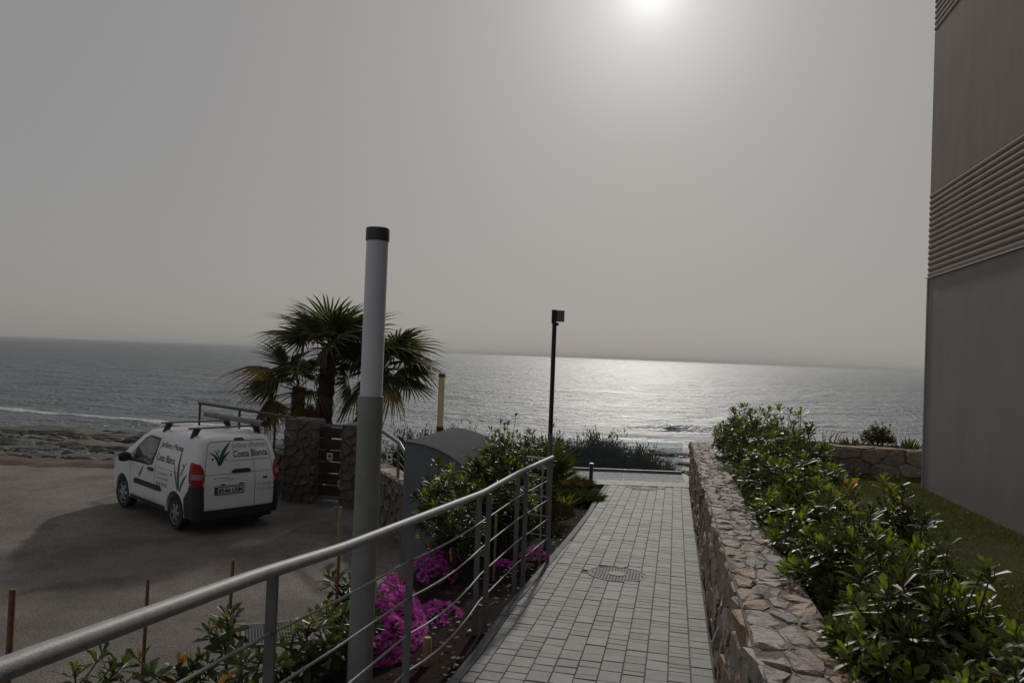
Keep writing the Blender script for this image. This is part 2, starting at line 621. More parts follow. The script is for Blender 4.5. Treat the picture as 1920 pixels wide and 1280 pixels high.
# ------------------------------------------------------------------ sea
def build_sea():
    a = np.linspace(R(-58), R(58), 520)
    r = np.concatenate([np.geomspace(34, 130, 330), np.geomspace(131, 900, 170), np.geomspace(920, 20000, 60)])
    A, RR = np.meshgrid(a, r)
    X, Y = RR * np.sin(A), RR * np.cos(A)
    Z = np.zeros_like(X)
    fade = np.clip((900 - RR) / 700, 0, 1) * np.clip((RR - 40) / 40, 0.15, 1)
    for k, (wl_, amp, ang) in enumerate(((14, 0.1, 8), (9, 0.07, -14), (5.5, 0.045, 25), (3.4, 0.028, -30), (2.2, 0.016, 5))):
        kx, ky = math.sin(R(ang)) * 2 * math.pi / wl_, math.cos(R(ang)) * 2 * math.pi / wl_
        wob = fbm(X * 0.05, Y * 0.05, 40 + k, 2) * 1.6
        Z += amp * np.sin(kx * X + ky * Y + wob * 2.2) * fade
    foam = np.zeros_like(X)

    def wave(x0, x1, yf, h, wid, fo, seed, back=2.0):
        nonlocal Z, foam
        yc = np.interp(X, [p[0] for p in yf], [p[1] for p in yf]) + fbm(X * 0.25, X * 0, seed, 3) * 0.8
        end = np.clip((X - x0) / 4, 0, 1) * np.clip((x1 - X) / 4, 0, 1)
        d = (Y - yc)
        lump = 0.72 + 0.28 * fbm(X * 0.5, X * 0, seed + 1, 3)
        prof = np.where(d < 0, np.exp(-(d / wid) ** 2), np.exp(-(d / (wid * 2.4)) ** 2))
        Z += h * prof * end * lump
        if fo:
            foam = np.maximum(foam, fo * end * np.where(d < 0, np.exp(-(d / (wid * 0.9)) ** 2), np.exp(-(d / (wid * back)) ** 2)))

    wave(-70, -14, [(-70, 70), (-41, 60.5), (-25, 53.5), (-14, 50)], 0.22, 0.9, 0.66, 3, 2.6)      # broken wave running in on the left
    wave(-34, -14, [(-40, 79), (-14, 72)], 0.6, 1.2, 0.0, 5)
    wave(-38, -20, [(-40, 92), (-14, 84)], 0.6, 1.3, 0.0, 6)
    wave(-16, 4, [(-20, 74), (4, 70)], 0.22, 1.0, 0.0, 8)
    wave(10.0, 20, [(8, 66), (14, 64.5), (22, 66)], 1.05, 0.9, 0.3, 9, 0.7)                        # steep wave about to break
    wave(2, 40, [(2, 57), (12, 57), (40, 59)], 0.2, 1.4, 0.72, 11, 2.4)
    wave(-8, 30, [(-8, 50), (12, 51), (30, 54)], 0.1, 0.9, 0.5, 13, 1.6)
    me = grid_mesh('sea', X, Y, Z, M_SEA)
    at = me.attributes.new('foam', 'FLOAT', 'POINT')
    at.data.foreach_set('value', foam.ravel().astype(np.float32))
    return tag(link('sea', me), kind='structure')


build_sea()


# ------------------------------------------------------------------ shore
def shore_z(x, y):
    return np.interp(y, [20.4, 21.5, 25, 30, 40, 48, 60, 90], [2.49, 2.28, 1.95, 1.4, 0.34, -0.03, -0.7, -2.5])


def build_shore():
    x = np.linspace(-75, 60, 460)
    y = np.concatenate([np.linspace(20.4, 34, 110), np.linspace(34.2, 90, 190)])
    X, Y = np.meshgrid(x, y)
    up = np.clip((Y - 20.4) / 2.0, 0, 1)
    rocky = 0.1 * fbm(X * 0.9, Y * 0.9, 21, 4) + 0.13 * np.abs(fbm(X * 1.6, Y * 2.2, 22, 3))
    ledge = 0.12 * np.sign(fbm(X * 0.35, Y * 0.8, 23, 3))
    Z = shore_z(X, Y) + (rocky + ledge * np.clip((Y - 26) / 8, 0, 1)) * up
    tag(link('shore', grid_mesh('shore', X, Y, Z, M_SAND)), kind='structure')
    # loose stones lying on the flats, too many to count
    n = 6000
    ico = bmesh.new()
    bmesh.ops.create_icosphere(ico, subdivisions=1, radius=1.0)
    bv = np.array([v.co[:] for v in ico.verts])
    bf = np.array([[v.index for v in f.verts] for f in ico.faces])
    ico.free()
    px = rng.uniform(-48, 26, n)
    py = 21.3 + 27 * rng.random(n) ** 0.85
    s = np.clip(rng.lognormal(-2.2, 0.55, n), 0.04, 0.5)
    V = bv[None] * (1 + 0.25 * rng.standard_normal((n, len(bv), 1)))
    V = V * s[:, None, None] * np.stack([rng.uniform(0.9, 1.9, n), rng.uniform(0.7, 1.2, n), rng.uniform(0.3, 0.7, n)], -1)[:, None, :]
    ca, sa = np.cos(rng.uniform(-0.6, 0.6, n)), np.sin(rng.uniform(-0.6, 0.6, n))
    xr = V[..., 0] * ca[:, None] - V[..., 1] * sa[:, None]
    yr = V[..., 0] * sa[:, None] + V[..., 1] * ca[:, None]
    zz = shore_z(px, py) + 0.04
    V = np.stack([xr + px[:, None], yr + py[:, None], V[..., 2] + zz[:, None]], -1)
    F = bf[None] + (np.arange(n) * len(bv))[:, None, None]
    me = np_mesh('shore_rocks', V.reshape(-1, 3), [F.reshape(-1, 3)], M_ROCK)
    tag(link('shore_rocks', me), 'dark loose stones strewn over the rocky shore', 'rocks', kind='stuff')


build_shore()


# ------------------------------------------------------------------ car park, garden bed, lawn
def build_ground():
    xs = np.linspace(-70, 60, 131)
    ys = np.concatenate([np.linspace(-60, 0, 31), np.linspace(0.4, 20.5, 60)])
    X, Y = np.meshgrid(xs, ys)
    edge = 20.5 + 0.12 * np.sin(X * 0.9) + 0.1 * np.sin(X * 2.3 + 1)
    Y = np.where(Y > 20.4, edge, Y)
    Z = 2.53 + 0.02 * fbm(X * 0.3, Y * 0.3, 31, 2)
    tag(link('asphalt', grid_mesh('asphalt', X, Y, Z, M_ASPH)), kind='structure')
    # low mound of reddish earth along the far edge of the asphalt
    x = np.linspace(-24, -6, 180)
    t = np.linspace(-0.9, 1.3, 16)
    X, T = np.meshgrid(x, t)
    hgt = 0.05 + 0.15 * np.clip(fbm(x * 0.8, x * 0, 33, 4) + 0.15, 0, 1)
    Z = 2.47 + hgt[None] * np.exp(-(T / 0.5) ** 2) + 0.03 * fbm(X * 5, T * 5, 34, 3)
    m = mat('red_earth', (0.12, 0.06, 0.035), 0.95, 0.3, 2.5, 0.03, 18, col2=(0.07, 0.05, 0.038))
    tag(link('earth_bank', grid_mesh('earth_bank', X, 20.7 + T + 0.15 * np.sin(X * 1.1), Z, m)), kind='structure')


build_ground()

LEFT_EDGE = [(-1.1, 0.0), (-0.95, 2.0), (-0.62, 4.0), (-0.28, 5.17), (-0.13, 5.79), (0.14, 7.11), (0.43, 8.25), (0.82, 9.83),
             (1.0, 10.56), (1.43, 12.42), (1.79, 14.28), (2.19, 16.07)]
LE_U = [UV(*p)[0] for p in LEFT_EDGE]
LE_V = [UV(*p)[1] for p in LEFT_EDGE]


def vleft(u):
    return float(np.interp(u, LE_U, LE_V))


def left_x(y):
    return np.interp(y, [p[1] for p in LEFT_EDGE], [p[0] for p in LEFT_EDGE])


RAIL_PTS = [(-1.42, -1.5, 5.6), (-1.06, 1.6, 5.29), (-0.92, 2.8, 5.14), (-0.78, 3.6, 5.04), (-0.2, 6.4, 4.81), (0.13, 7.6, 4.81), (0.53, 8.8, 4.81)]


def rail_at(y):
    ys = [p[1] for p in RAIL_PTS]
    return float(np.interp(y, ys, [p[0] for p in RAIL_PTS])), float(np.interp(y, ys, [p[2] for p in RAIL_PTS]))


def bed_z(x, y):
    top = np.where(y > 5, 3.94 - 0.04 * y, 3.74 + 0.1 * (5 - y)) - 0.09
    x1 = np.interp(y, [0, 5, 7, 9, 11, 19], [-1.7, -1.25, -1.05, -0.8, -0.45, 0.1])
    x0 = x1 - 1.1
    t = np.clip((x - x0) / (x1 - x0), 0, 1)
    t = t * t * (3 - 2 * t)
    return 2.5 + (top - 2.5) * t


def build_bed():
    y = np.linspace(0.5, 16.05, 190)
    t = np.linspace(0, 1, 70)
    Yg, T = np.meshgrid(y, t, indexing='ij')
    xr = left_x(Yg) + 0.02
    xl = np.interp(Yg, [0, 5, 9, 11, 19], [-3.4, -2.6, -2.1, -1.75, -1.3])
    X = xl + (xr - xl) * T
    Z = bed_z(X, Yg) + 0.018 * fbm(X * 7, Yg * 7, 51, 4) * np.clip((1 - T) * 12, 0.2, 1)
    tag(link('garden_bed', grid_mesh('garden_bed', X, Yg, Z, M_SOIL)), kind='structure')
    # mulch chips and dry leaves on the bed
    mb = MB()
    for _ in range(260):
        yy = random.uniform(5.2, 15.5)
        xx = float(left_x(yy)) - abs(random.gauss(0.25, 0.25)) - 0.03
        zz = float(bed_z(np.array(xx), np.array(yy))) + 0.022
        s = random.uniform(0.008, 0.022)
        a = random.uniform(0, 6.28)
        c_, s_ = math.cos(a) * s, math.sin(a) * s
        mb.add([(xx + c_ * 1.6, yy + s_ * 1.6, zz + 0.006), (xx - s_, yy + c_, zz), (xx - c_ * 1.6, yy - s_ * 1.6, zz + 0.008), (xx + s_, yy - c_, zz + 0.002),
                (xx, yy, zz + 0.012)], [(0, 1, 4), (1, 2, 4), (2, 3, 4), (3, 0, 4)])
    tag(mb.obj('leaf_litter', M_DRYLEAF), 'pale dry leaves and chips scattered on the dark bed soil', 'leaf litter', kind='stuff')


build_bed()


def build_lawn():
    u = np.linspace(-9, 9.2, 60)
    v = np.linspace(0.36, 4.2, 30)
    U_, V_ = np.meshgrid(u, v)
    X = OX + UX * U_ + VX * V_
    Y = OY + UY * U_ + VY * V_
    Z = 4.28 - 0.0145 * Y + 0.012 * fbm(X * 2, Y * 2, 61, 3)
    tag(link('lawn', grid_mesh('lawn', X, Y, Z, M_LAWN)), kind='structure')
    n = 90000
    uu = rng.uniform(-2.5, 8.9, n)
    vv = rng.uniform(0.9, 3.98, n)
    x = OX + UX * uu + VX * vv
    y = OY + UY * uu + VY * vv
    z = 4.28 - 0.0145 * y
    h = rng.uniform(0.012, 0.03, n)
    a = rng.uniform(0, 2 * math.pi, n)
    w = rng.uniform(0.003, 0.006, n)
    lx, ly = rng.normal(0, 0.014, n), rng.normal(0, 0.014, n)
    b0 = np.stack([x + np.cos(a) * w, y + np.sin(a) * w, z], -1)
    b1 = np.stack([x - np.cos(a) * w, y - np.sin(a) * w, z], -1)
    tp = np.stack([x + lx, y + ly, z + h], -1)
    V3 = np.stack([b0, b1, tp], 1).reshape(-1, 3)
    F = np.arange(3 * n).reshape(-1, 3)
    c = np.array([0.075, 0.08, 0.024]) * rng.uniform(0.6, 1.3, (n, 1)) + np.array([0.012, 0.008, 0]) * rng.random((n, 1))
    me = np_mesh('grass', V3, [F], M_LEAF2, leafcol=np.repeat(c, 3, 0))
    tag(link('grass', me), 'short green lawn grass between the hedge and the building', 'grass', kind='stuff')


build_lawn()


TY0 = 16.09          # where the path meets the terrace


# ------------------------------------------------------------------ footpath
def build_path():
    u = np.linspace(-8, 10.95, 120)
    vl = np.array([vleft(x) for x in u])
    verts, faces = [], []
    for i, uu in enumerate(u):
        for v in (vl[i], 0.025):
            x, y = P(uu, v)
            verts.append((x, y, zpath(y) - 0.012))
        if i:
            k = 2 * i
            faces.append((k - 2, k - 1, k + 1, k))
    mb = MB()
    mb.add(verts, faces)
    path = tag(mb.obj('footpath', M_JOINT, recalc=False), kind='structure')
    # kerb: short concrete lengths set along the curved left edge
    L = np.arange(-3.0, 10.95, 0.5)
    for a, b in zip(L[:-1], L[1:]):
        mb = MB()
        pts = []
        for uu in (a + 0.004, b - 0.004):
            for dv in (-0.075, 0.0):
                x, y = P(uu, vleft(uu) + dv)
                pts.append((x, y, zpath(y)))
        (p0, p1, p2, p3) = pts
        mb.add([(x, y, z + 0.004) for x, y, z in pts] + [(x, y, z - 0.16) for x, y, z in pts],
               [(0, 1, 3, 2), (4, 6, 7, 5), (0, 4, 5, 1), (2, 3, 7, 6), (0, 2, 6, 4), (1, 5, 7, 3)])
        mb.obj('kerb', M_KERB, path)
    W = 0.163
    lens = (0.08, 0.12, 0.12, 0.16, 0.16, 0.2)
    cache = {}
    pavers = []

    def paver_geo(w0, w1, w2, w3, ln):
        """Four plan corners (v at near/far end), chamfered top."""
        g, b, h = 0.0024, 0.0045, 0.05
        base = [(w0 + g, g), (w1 - g, g), (w3 - g, ln - g), (w2 + g, ln - g)]
        cx_ = sum(p[0] for p in base) / 4
        cy_ = sum(p[1] for p in base) / 4

        def ins(p, d):
            return (p[0] + math.copysign(d, cx_ - p[0]), p[1] + math.copysign(d, cy_ - p[1]))
        v = [(x - cx_, y - cy_, -h) for x, y in base] + [(x - cx_, y - cy_, -b * 0.8) for x, y in base] + \
            [(ins(p, b)[0] - cx_, ins(p, b)[1] - cy_, 0.0) for p in base]
        f = [(8, 9, 10, 11)]
        for i in range(4):
            j = (i + 1) % 4
            f += [(i, j, 4 + j, 4 + i), (4 + i, 4 + j, 8 + j, 8 + i)]
        return v, f, cx_, cy_

    holes = [(P(0, 0), 0)]
    man = [((1.27, 8.36), 0.345), ((2.9, 15.68), 0.36)]
    for c in range(13):
        v1 = -c * W
        v0 = v1 - W
        uu = -1.3 + random.uniform(0, 0.2)
        while uu < 11.6:
            ln = random.choice(lens)
            ln = min(ln, 11.6 - uu)
            if ln < 0.03:
                break
            la, lb = vleft(uu), vleft(uu + ln)
            a0, a1 = max(v0, la), max(v0, lb)
            if v1 - a0 > 0.03 and v1 - a1 > 0.03:
                cxm, cym = P(uu + ln / 2, (v0 + v1) / 2)
                if cym + ln / 2 > TY0 - 0.01:
                    uu += ln
                    continue
                if not any(math.hypot(cxm - m_[0][0], cym - m_[0][1]) < m_[1] - 0.02 for m_ in man):
                    pavers.append((uu, ln, a0, a1, v1))
            uu += ln
    # nearest first: the first 300 are pieces of their own
    pavers.sort(key=lambda t: t[0] / max(t[1], 0.05) * 0.05 + t[0])
    rest = MB()
    for i, (uu, ln, a0, a1, v1) in enumerate(pavers):
        full = abs((v1 - a0) - W) < 1e-6 and abs((v1 - a1) - W) < 1e-6
        if full:
            v, f, cx_, cy_ = paver_geo(0, W, 0, W, ln)
            cx_ += v1 - W
        else:
            v, f, cx_, cy_ = paver_geo(a0, v1, a1, v1, ln)
        x, y = P(uu + cy_, cx_)
        z = zpath(y) + random.uniform(-0.0025, 0.0025)
        M = Matrix.Translation((x, y, z)) @ Matrix.Rotation(-PA, 4, 'Z') @ Matrix.Rotation(-0.039 + random.gauss(0, 0.006), 4, 'X') @ Matrix.Rotation(random.gauss(0, 0.006), 4, 'Y')
        if i < 300:
            key = round(ln, 4) if full else None
            if key is None or key not in cache:
                mb = MB()
                mb.add(v, f)
                me = mb.mesh('paver', M_PAVER)
                if key is not None:
                    cache[key] = me
            else:
                me = cache[key]
            link('paver', me, path, mtx=M)
        else:
            rest.add([tuple(M @ Vector(q)) for q in v], f)
    ro = rest.obj('distant_pavers', M_PAVER, path)
    ro['kind'] = 'stuff'
    return path


PATH = build_path()


def manhole(x, y, r, label):
    z = zpath(y)
    t = thing('manhole_cover', (x, y, z + 0.001), label, 'manhole cover', 'round covers set in the path')
    t.rotation_euler = (-0.039, 0, -PA)
    mb = MB()
    mb.lathe([(r, -0.04), (r, 0.004), (r - 0.025, 0.006), (r - 0.027, 0.001), (0.0001, 0.001)], 40)
    mb.obj('frame', M_IRON, t)
    mb = MB()
    k = 0
    s = 0.034
    n = int(r / s) + 1
    for i in range(-n, n + 1):
        for j in range(-n, n + 1):
            x_, y_ = i * s, j * s
            d = math.hypot(x_, y_)
            if 0.12 < d < r - 0.05:
                w = s * 0.27
                mb.box(x_ - w, x_ + w, y_ - w, y_ + w, 0.0005, 0.0065)
    o = mb.obj('tread_studs', M_IRON, t)
    o['kind'] = 'stuff'
    mb = MB()
    mb.lathe([(0.1, 0.0012), (0.1, 0.008), (0.085, 0.009), (0.0001, 0.009)], 28)
    mb.obj('centre_plate', M_PAVER, t)
    mb = MB()
    mb.box(-0.03, 0.05, r - 0.04, r + 0.02, 0.001, 0.008)
    mb.obj('hinge', M_IRON, t)


manhole(1.27, 8.36, 0.33, 'round cast iron manhole cover in the middle of the path')
manhole(2.9, 15.68, 0.34, 'round manhole cover at the far end of the path by the terrace')


TY0, TY1, TX0, TX1, TZ = 16.09, 18.3, -0.9, 4.35, 3.29


def terrace_z(y):
    return TZ - 0.02 * (y - TY0)


def build_terrace():
    mb = MB()
    top = [(TX0, TY0, terrace_z(TY0)), (TX1, TY0, terrace_z(TY0)), (TX1, TY1, terrace_z(TY1)), (TX0, TY1, terrace_z(TY1))]
    mb.add([(x, y, 2.3) for x, y, z in top] + top, [(4, 5, 6, 7), (0, 1, 5, 4), (1, 2, 6, 5), (2, 3, 7, 6), (3, 0, 4, 7)])
    t = tag(mb.obj('terrace', M_JOINT), kind='structure')
    k = 0
    y = TY0 + 0.002
    d = (TY1 - TY0 - 0.004) / 12
    while y < TY1 - 0.05:
        x = 0.3 - random.uniform(0, 0.3)
        while x < TX1 - 0.05 and k < 299:
            ln = min(random.choice((0.16, 0.24, 0.32, 0.32)), TX1 - 0.004 - x)
            mb = MB()
            mb.box(-ln / 2 + 0.003, ln / 2 - 0.003, -d / 2 + 0.003, d / 2 - 0.003, -0.03, 0.007 + random.uniform(-0.001, 0.001))
            link('slab', mb.mesh('slab', M_TERR), t, mtx=Matrix.Translation((x + ln / 2, y + d / 2, terrace_z(y + d / 2))) @ Matrix.Rotation(-0.02, 4, 'X'))
            k += 1
            x += ln
        y += d
    return t


build_terrace()


# ------------------------------------------------------------------ stone walls
def clip_poly(poly, a, b, c):
    out = []
    for i in range(len(poly)):
        p, q = poly[i], poly[(i + 1) % len(poly)]
        dp, dq = a * p[0] + b * p[1] - c, a * q[0] + b * q[1] - c
        if dp <= 0:
            out.append(p)
        if (dp < 0 < dq) or (dq < 0 < dp):
            t = dp / (dp - dq)
            out.append((p[0] + (q[0] - p[0]) * t, p[1] + (q[1] - p[1]) * t))
    return out


def cells(w, h, cw, ch, jit=0.42):
    """Irregular stone outlines filling a w x h rectangle (jittered Voronoi)."""
    nx, ny = max(1, round(w / cw)), max(1, round(h / ch))
    pts = []
    for j in range(ny):
        for i in range(nx):
            pts.append(((i + 0.5 + (0.5 if j % 2 else 0) * 0.6 + random.uniform(-jit, jit)) * w / nx, (j + 0.5 + random.uniform(-jit, jit) * (0.8 if ny > 1 else 0.2)) * h / ny))
    pts = [(min(max(p[0], 0.02), w - 0.02), min(max(p[1], 0.02), h - 0.02)) for p in pts]
    asp = cw / ch
    res = []
    for i, p in enumerate(pts):
        poly = [(0, 0), (w, 0), (w, h), (0, h)]
        for j, q in enumerate(pts):
            if i == j or abs(q[0] - p[0]) > 4 * cw or abs(q[1] - p[1]) > 4 * ch:
                continue
            ax, ay = (q[0] - p[0]), (q[1] - p[1]) * asp * asp
            mx, my = (p[0] + q[0]) / 2, (p[1] + q[1]) / 2
            poly = clip_poly(poly, ax, ay, ax * mx + ay * my)
            if len(poly) < 3:
                break
        if len(poly) >= 3:
            res.append(poly)
    return res


def stone_geo(poly, fr, gap, hgt, tilt=0.13):
    """One stone: outline in a frame (origin, ex, ey, normal), shrunk by the joint, domed and split unevenly."""
    o, ex, ey, nn = fr
    cx_ = sum(p[0] for p in poly) / len(poly)
    cy_ = sum(p[1] for p in poly) / len(poly)
    size = min(max(math.dist(p, (cx_, cy_)) for p in poly), 0.4)
    k0 = max(0.3, 1 - gap / max(size, 0.02))
    tx, ty = random.gauss(0, tilt), random.gauss(0, tilt)
    h0 = hgt * random.uniform(0.35, 1.25)
    # corners cut and roughened
    pl = []
    for i in range(len(poly)):
        p, q = poly[i], poly[(i + 1) % len(poly)]
        pl.append((p[0] + (q[0] - p[0]) * random.uniform(0.08, 0.25), p[1] + (q[1] - p[1]) * random.uniform(0.08, 0.25)))
        pl.append((p[0] + (q[0] - p[0]) * random.uniform(0.7, 0.92), p[1] + (q[1] - p[1]) * random.uniform(0.7, 0.92)))
    n = len(pl)
    v = []
    for ring, (k, z) in enumerate(((k0, -0.03), (k0 * 0.99, h0 * 0.55), (k0 * 0.86, h0))):
        for p in pl:
            dx, dy = (p[0] - cx_) * k, (p[1] - cy_) * k
            if ring:
                dx += random.gauss(0, 0.006)
                dy += random.gauss(0, 0.006)
            zz = z + (dx * tx + dy * ty if ring else 0) + (random.gauss(0, 0.005) if ring == 2 else 0)
            v.append(o + ex * (cx_ + dx) + ey * (cy_ + dy) + nn * zz)
    v.append(o + ex * cx_ + ey * cy_ + nn * (h0 + random.gauss(0, 0.004)))
    f = []
    for r_ in range(2):
        for i in range(n):
            j = (i + 1) % n
            f.append((r_ * n + i, r_ * n + j, (r_ + 1) * n + j, (r_ + 1) * n + i))
    for i in range(n):
        f.append((2 * n + i, 2 * n + (i + 1) % n, 3 * n))
    return v, f


def stone_wall(name, label, cat, A, B, width, zb, h, cell, sides='LRTAB', m=M_STONE, gap=0.012, hgt=0.022, group=None, topcell=None):
    """Wall from A to B (left face on the line AB), base height zb = (at A, at B)."""
    a, b = Vector((A[0], A[1], zb[0])), Vector((B[0], B[1], zb[1]))
    e = (b - a)
    L = e.length
    e.normalize()
    side = Vector((e.y, -e.x, 0)).normalized()
    up = Vector((0, 0, 1))
    t = thing(name, tuple(a), label, cat, group)
    mb = MB()
    q = [a, a + e * L, a + e * L + side * width, a + side * width]
    q = [p - a for p in q]
    lo = [tuple(p - up * 0.3) for p in q]
    hi = [tuple(p + up * h) for p in q]
    mb.add(lo + hi, [(3, 2, 1, 0), (4, 5, 6, 7), (0, 1, 5, 4), (1, 2, 6, 5), (2, 3, 7, 6), (3, 0, 4, 7)])
    mb.obj('mortar_core', M_MORTAR, t)
    z0 = Vector((0, 0, 0))
    fr = {'L': (z0, e, up, -side, L, h), 'R': (side * width, e, up, side, L, h), 'T': (up * h, e, side, up, L, width),
          'A': (z0, side, up, -e, width, h), 'B': (e * L, side, up, e, width, h)}
    geos = []
    for s in sides:
        o, ex, ey, nn, w_, h_ = fr[s]
        c = topcell if (s == 'T' and topcell) else cell
        for poly in cells(w_, h_, c[0], c[1]):
            v, f = stone_geo(poly, (o, ex, ey, nn), gap * (1.5 if s == 'T' else 1), hgt * (0.5 if s == 'T' else 1), 0.045 if s == 'T' else 0.1)
            cen = sum(v, Vector()) / len(v)
            geos.append((((cen + a) - Vector((0, 0, 6))).length, cen, v, f))
    geos.sort(key=lambda g: g[0])
    rest = MB()
    for i, (_, cen, v, f) in enumerate(geos):
        if i < 300:
            mb = MB()
            mb.add([tuple(p - cen) for p in v], f)
            mb.obj('stone', m, t, loc=tuple(cen))
        else:
            rest.add([tuple(p) for p in v], f)
    if rest.v:
        o = rest.obj('further_stones', m, t)
        o['kind'] = 'stuff'
    return t


wa, wb = P(-4.4, 0.035), P(11.75, 0.035)
stone_wall('stone_wall', 'long grey and ochre rubble stone wall along the right of the path', 'wall', wa, wb, 0.40,
           (3.94 - 0.04 * wa[1], 3.94 - 0.04 * wb[1]), 0.935, (0.3, 0.2), 'LT', topcell=(0.24, 0.14), gap=0.014, hgt=0.02)
stone_wall('stone_wall', 'low stone planter wall at the far end of the lawn', 'wall', (4.95, 14.3), (9.6, 13.27), 0.4, (4.07, 4.08), 0.47, (0.42, 0.25), 'RTA', hgt=0.03, m=M_STONE)


# ------------------------------------------------------------------ building on the right
def build_building():
    cx_, cy_ = 6.70, 12.08
    t = thing('apartment_building', (cx_, cy_, 4.0), 'tall brown and grey rendered building with ridged bands beside the lawn', 'building')
    t.rotation_euler = (0, 0, -PA)
    # local x = v (away from the lawn), local y = u; the seen corner is the origin
    Lx, Ly = 11.0, 24.0

    def ring(z0, z1, out, name, m, prof=None):
        mb = MB()
        prof = prof or [(out, z0), (out, z1)]
        v = []
        for o_, z in prof:
            v += [(-o_, o_, z), (Lx + o_, o_, z), (Lx + o_, -Ly - o_, z), (-o_, -Ly - o_, z)]
        f = []
        for i in range(len(prof) - 1):
            for k in range(4):
                k2 = (k + 1) % 4
                f.append((4 * i + k, 4 * i + k2, 4 * i + 4 + k2, 4 * i + 4 + k))
        f.append((3, 2, 1, 0))
        n_ = 4 * (len(prof) - 1)
        f.append((n_, n_ + 1, n_ + 2, n_ + 3))
        mb.add(v, f)
        return mb.obj(name, m, t)
    ring(-0.6, 3.48, 0.0, 'base_wall', M_RENDER)
    ring(3.482, 4.86, -0.008, 'band_backing', M_RENDERB)
    ring(4.862, 7.5, 0.0, 'upper_wall', M_RENDERB)
    ring(7.502, 8.9, -0.008, 'band_backing', M_RENDERB)
    ring(8.902, 12.0, 0.0, 'top_wall', M_RENDERB)
    ring(3.484, 3.5, 0.028, 'drip_bead', M_BEAD)
    for z0 in (3.502, 7.52):
        for k in range(15):
            z = z0 + k * 0.0908
            ring(0, 0, 0, 'cladding_slat', M_RENDERB, [(-0.019, z + 0.001), (-0.001, z + 0.006), (0.007, z + 0.028), (0.008, z + 0.05), (0.001, z + 0.08), (-0.019, z + 0.0885)])
    mb = MB()
    mb.box(-0.012, 0.05, -0.05, 0.012, -0.5, 3.47)
    mb.obj('corner_bead', M_RENDER, t)


build_building()


# ------------------------------------------------------------------ handrail beside the path
def build_handrail():
    x0, z0 = rail_at(5)
    t = thing('handrail', (x0, 5, 3.7), 'galvanised tube handrail with flat posts and thin rods left of the path', 'railing')
    o = Vector((x0, 5, 3.7))

    def rel(p):
        return tuple(Vector(p) - o)
    # top tube, its bends rounded
    pts = [Vector(p) for p in RAIL_PTS]
    sm = [pts[0]]
    for i in range(1, len(pts) - 1):
        a, b, c = pts[i - 1], pts[i], pts[i + 1]
        d = min(0.16, (b - a).length * 0.3, (c - b).length * 0.3)
        p0, p2 = b + (a - b).normalized() * d, b + (c - b).normalized() * d
        for k in range(5):
            s = k / 4
            sm.append(p0 * (1 - s) ** 2 + b * 2 * s * (1 - s) + p2 * s * s)
    sm.append(pts[-1])
    mb = MB()
    mb.tube([rel(p) for p in sm], 0.0268, 20)
    mb.obj('top_rail', M_RAIL, t, smooth=True)
    mb = MB()
    e = pts[-1]
    mb.tube([rel(e + Vector((-0.02, 0.03, -0.03))), rel(e + Vector((-0.3, 0.17, -0.03)))], 0.018, 10)
    mb.obj('return_rail', M_RAIL, t, smooth=True)

    def post(y, dx=0.0, w=0.044, d=0.016, zt=-0.02):
        x, zr = rail_at(y)
        zb = float(bed_z(np.array(x), np.array(y))) - 0.15
        mb = MB()
        M = Matrix.Translation(Vector((x + dx, y, 0)) - o) @ Matrix.Rotation(R(-14), 4, 'Z')
        mb.box(-w / 2, w / 2, -d / 2, d / 2, zb, zr + zt, M)
        mb.obj('post', M_POST, t)
    for y in (-1.2, 1.2, 2.93, 4.6):
        post(y)
    for y in (6.42, 7.66):
        post(y, -0.033)
        post(y + 0.06, 0.033)
    post(8.74)
    # thin rods strung between the posts
    ys = [-1.2, 1.2, 2.93, 4.6, 6.42, 7.66, 8.74]
    for a, b in zip(ys[:-1], ys[1:]):
        for k in range(4):
            dz = -0.225 * (k + 1) - 0.015
            n = 5
            pp = []
            for i in range(n + 1):
                y = a + (b - a) * i / n
                x, zr = rail_at(y)
                sag = -0.018 * (k + 1) * math.sin(math.pi * i / n) if a == 4.6 else 0
                pp.append(rel((x, y - 0.02, zr + dz + sag)))
            mb = MB()
            mb.tube(pp, 0.0068, 8)
            mb.obj('rod', M_RAIL, t, smooth=True)
    e = Vector((rail_at(8.74)[0], 8.78, 4.81))
    for k in range(4):
        dz = -0.225 * (k + 1) - 0.015
        mb = MB()
        mb.tube([rel(e + Vector((0, 0, dz))), rel(e + Vector((-0.3, 0.17, dz)))], 0.0065, 8)
        mb.obj('rod', M_RAIL, t, smooth=True)
    mb = MB()
    mb.tube([rel(e + Vector((-0.09, 0.05, -1.25))), rel(e + Vector((-0.09, 0.05, -0.03)))], 0.011, 8)
    mb.obj('brace', M_RAIL, t, smooth=True)
    # concrete kerb wall that carries the near posts
    mb = MB()
    v = []
    for y in (-1.5, 1.6, 3.6, 4.88):
        x, _ = rail_at(y)
        z = 3.84 + (4.88 - y) * 0.06
        v.append((x - 0.3, x - 0.02, y, z))
    q = []
    for a, b, y, z in v:
        q += [rel((a, y, z)), rel((b, y, z)), rel((a, y, 2.4)), rel((b, y, 2.4))]
    f = []
    for i in range(3):
        k = 4 * i
        f += [(k, k + 1, k + 5, k + 4), (k, k + 4, k + 6, k + 2), (k + 1, k + 3, k + 7, k + 5)]
    f += [(0, 2, 3, 1), (12, 13, 15, 14)]
    mb.add(q, f)
    w = mb.obj('ramp_side_wall', M_CONC)
    w.location = o
    tag(w, 'pale concrete side wall under the nearest handrail posts', 'wall')


build_handrail()


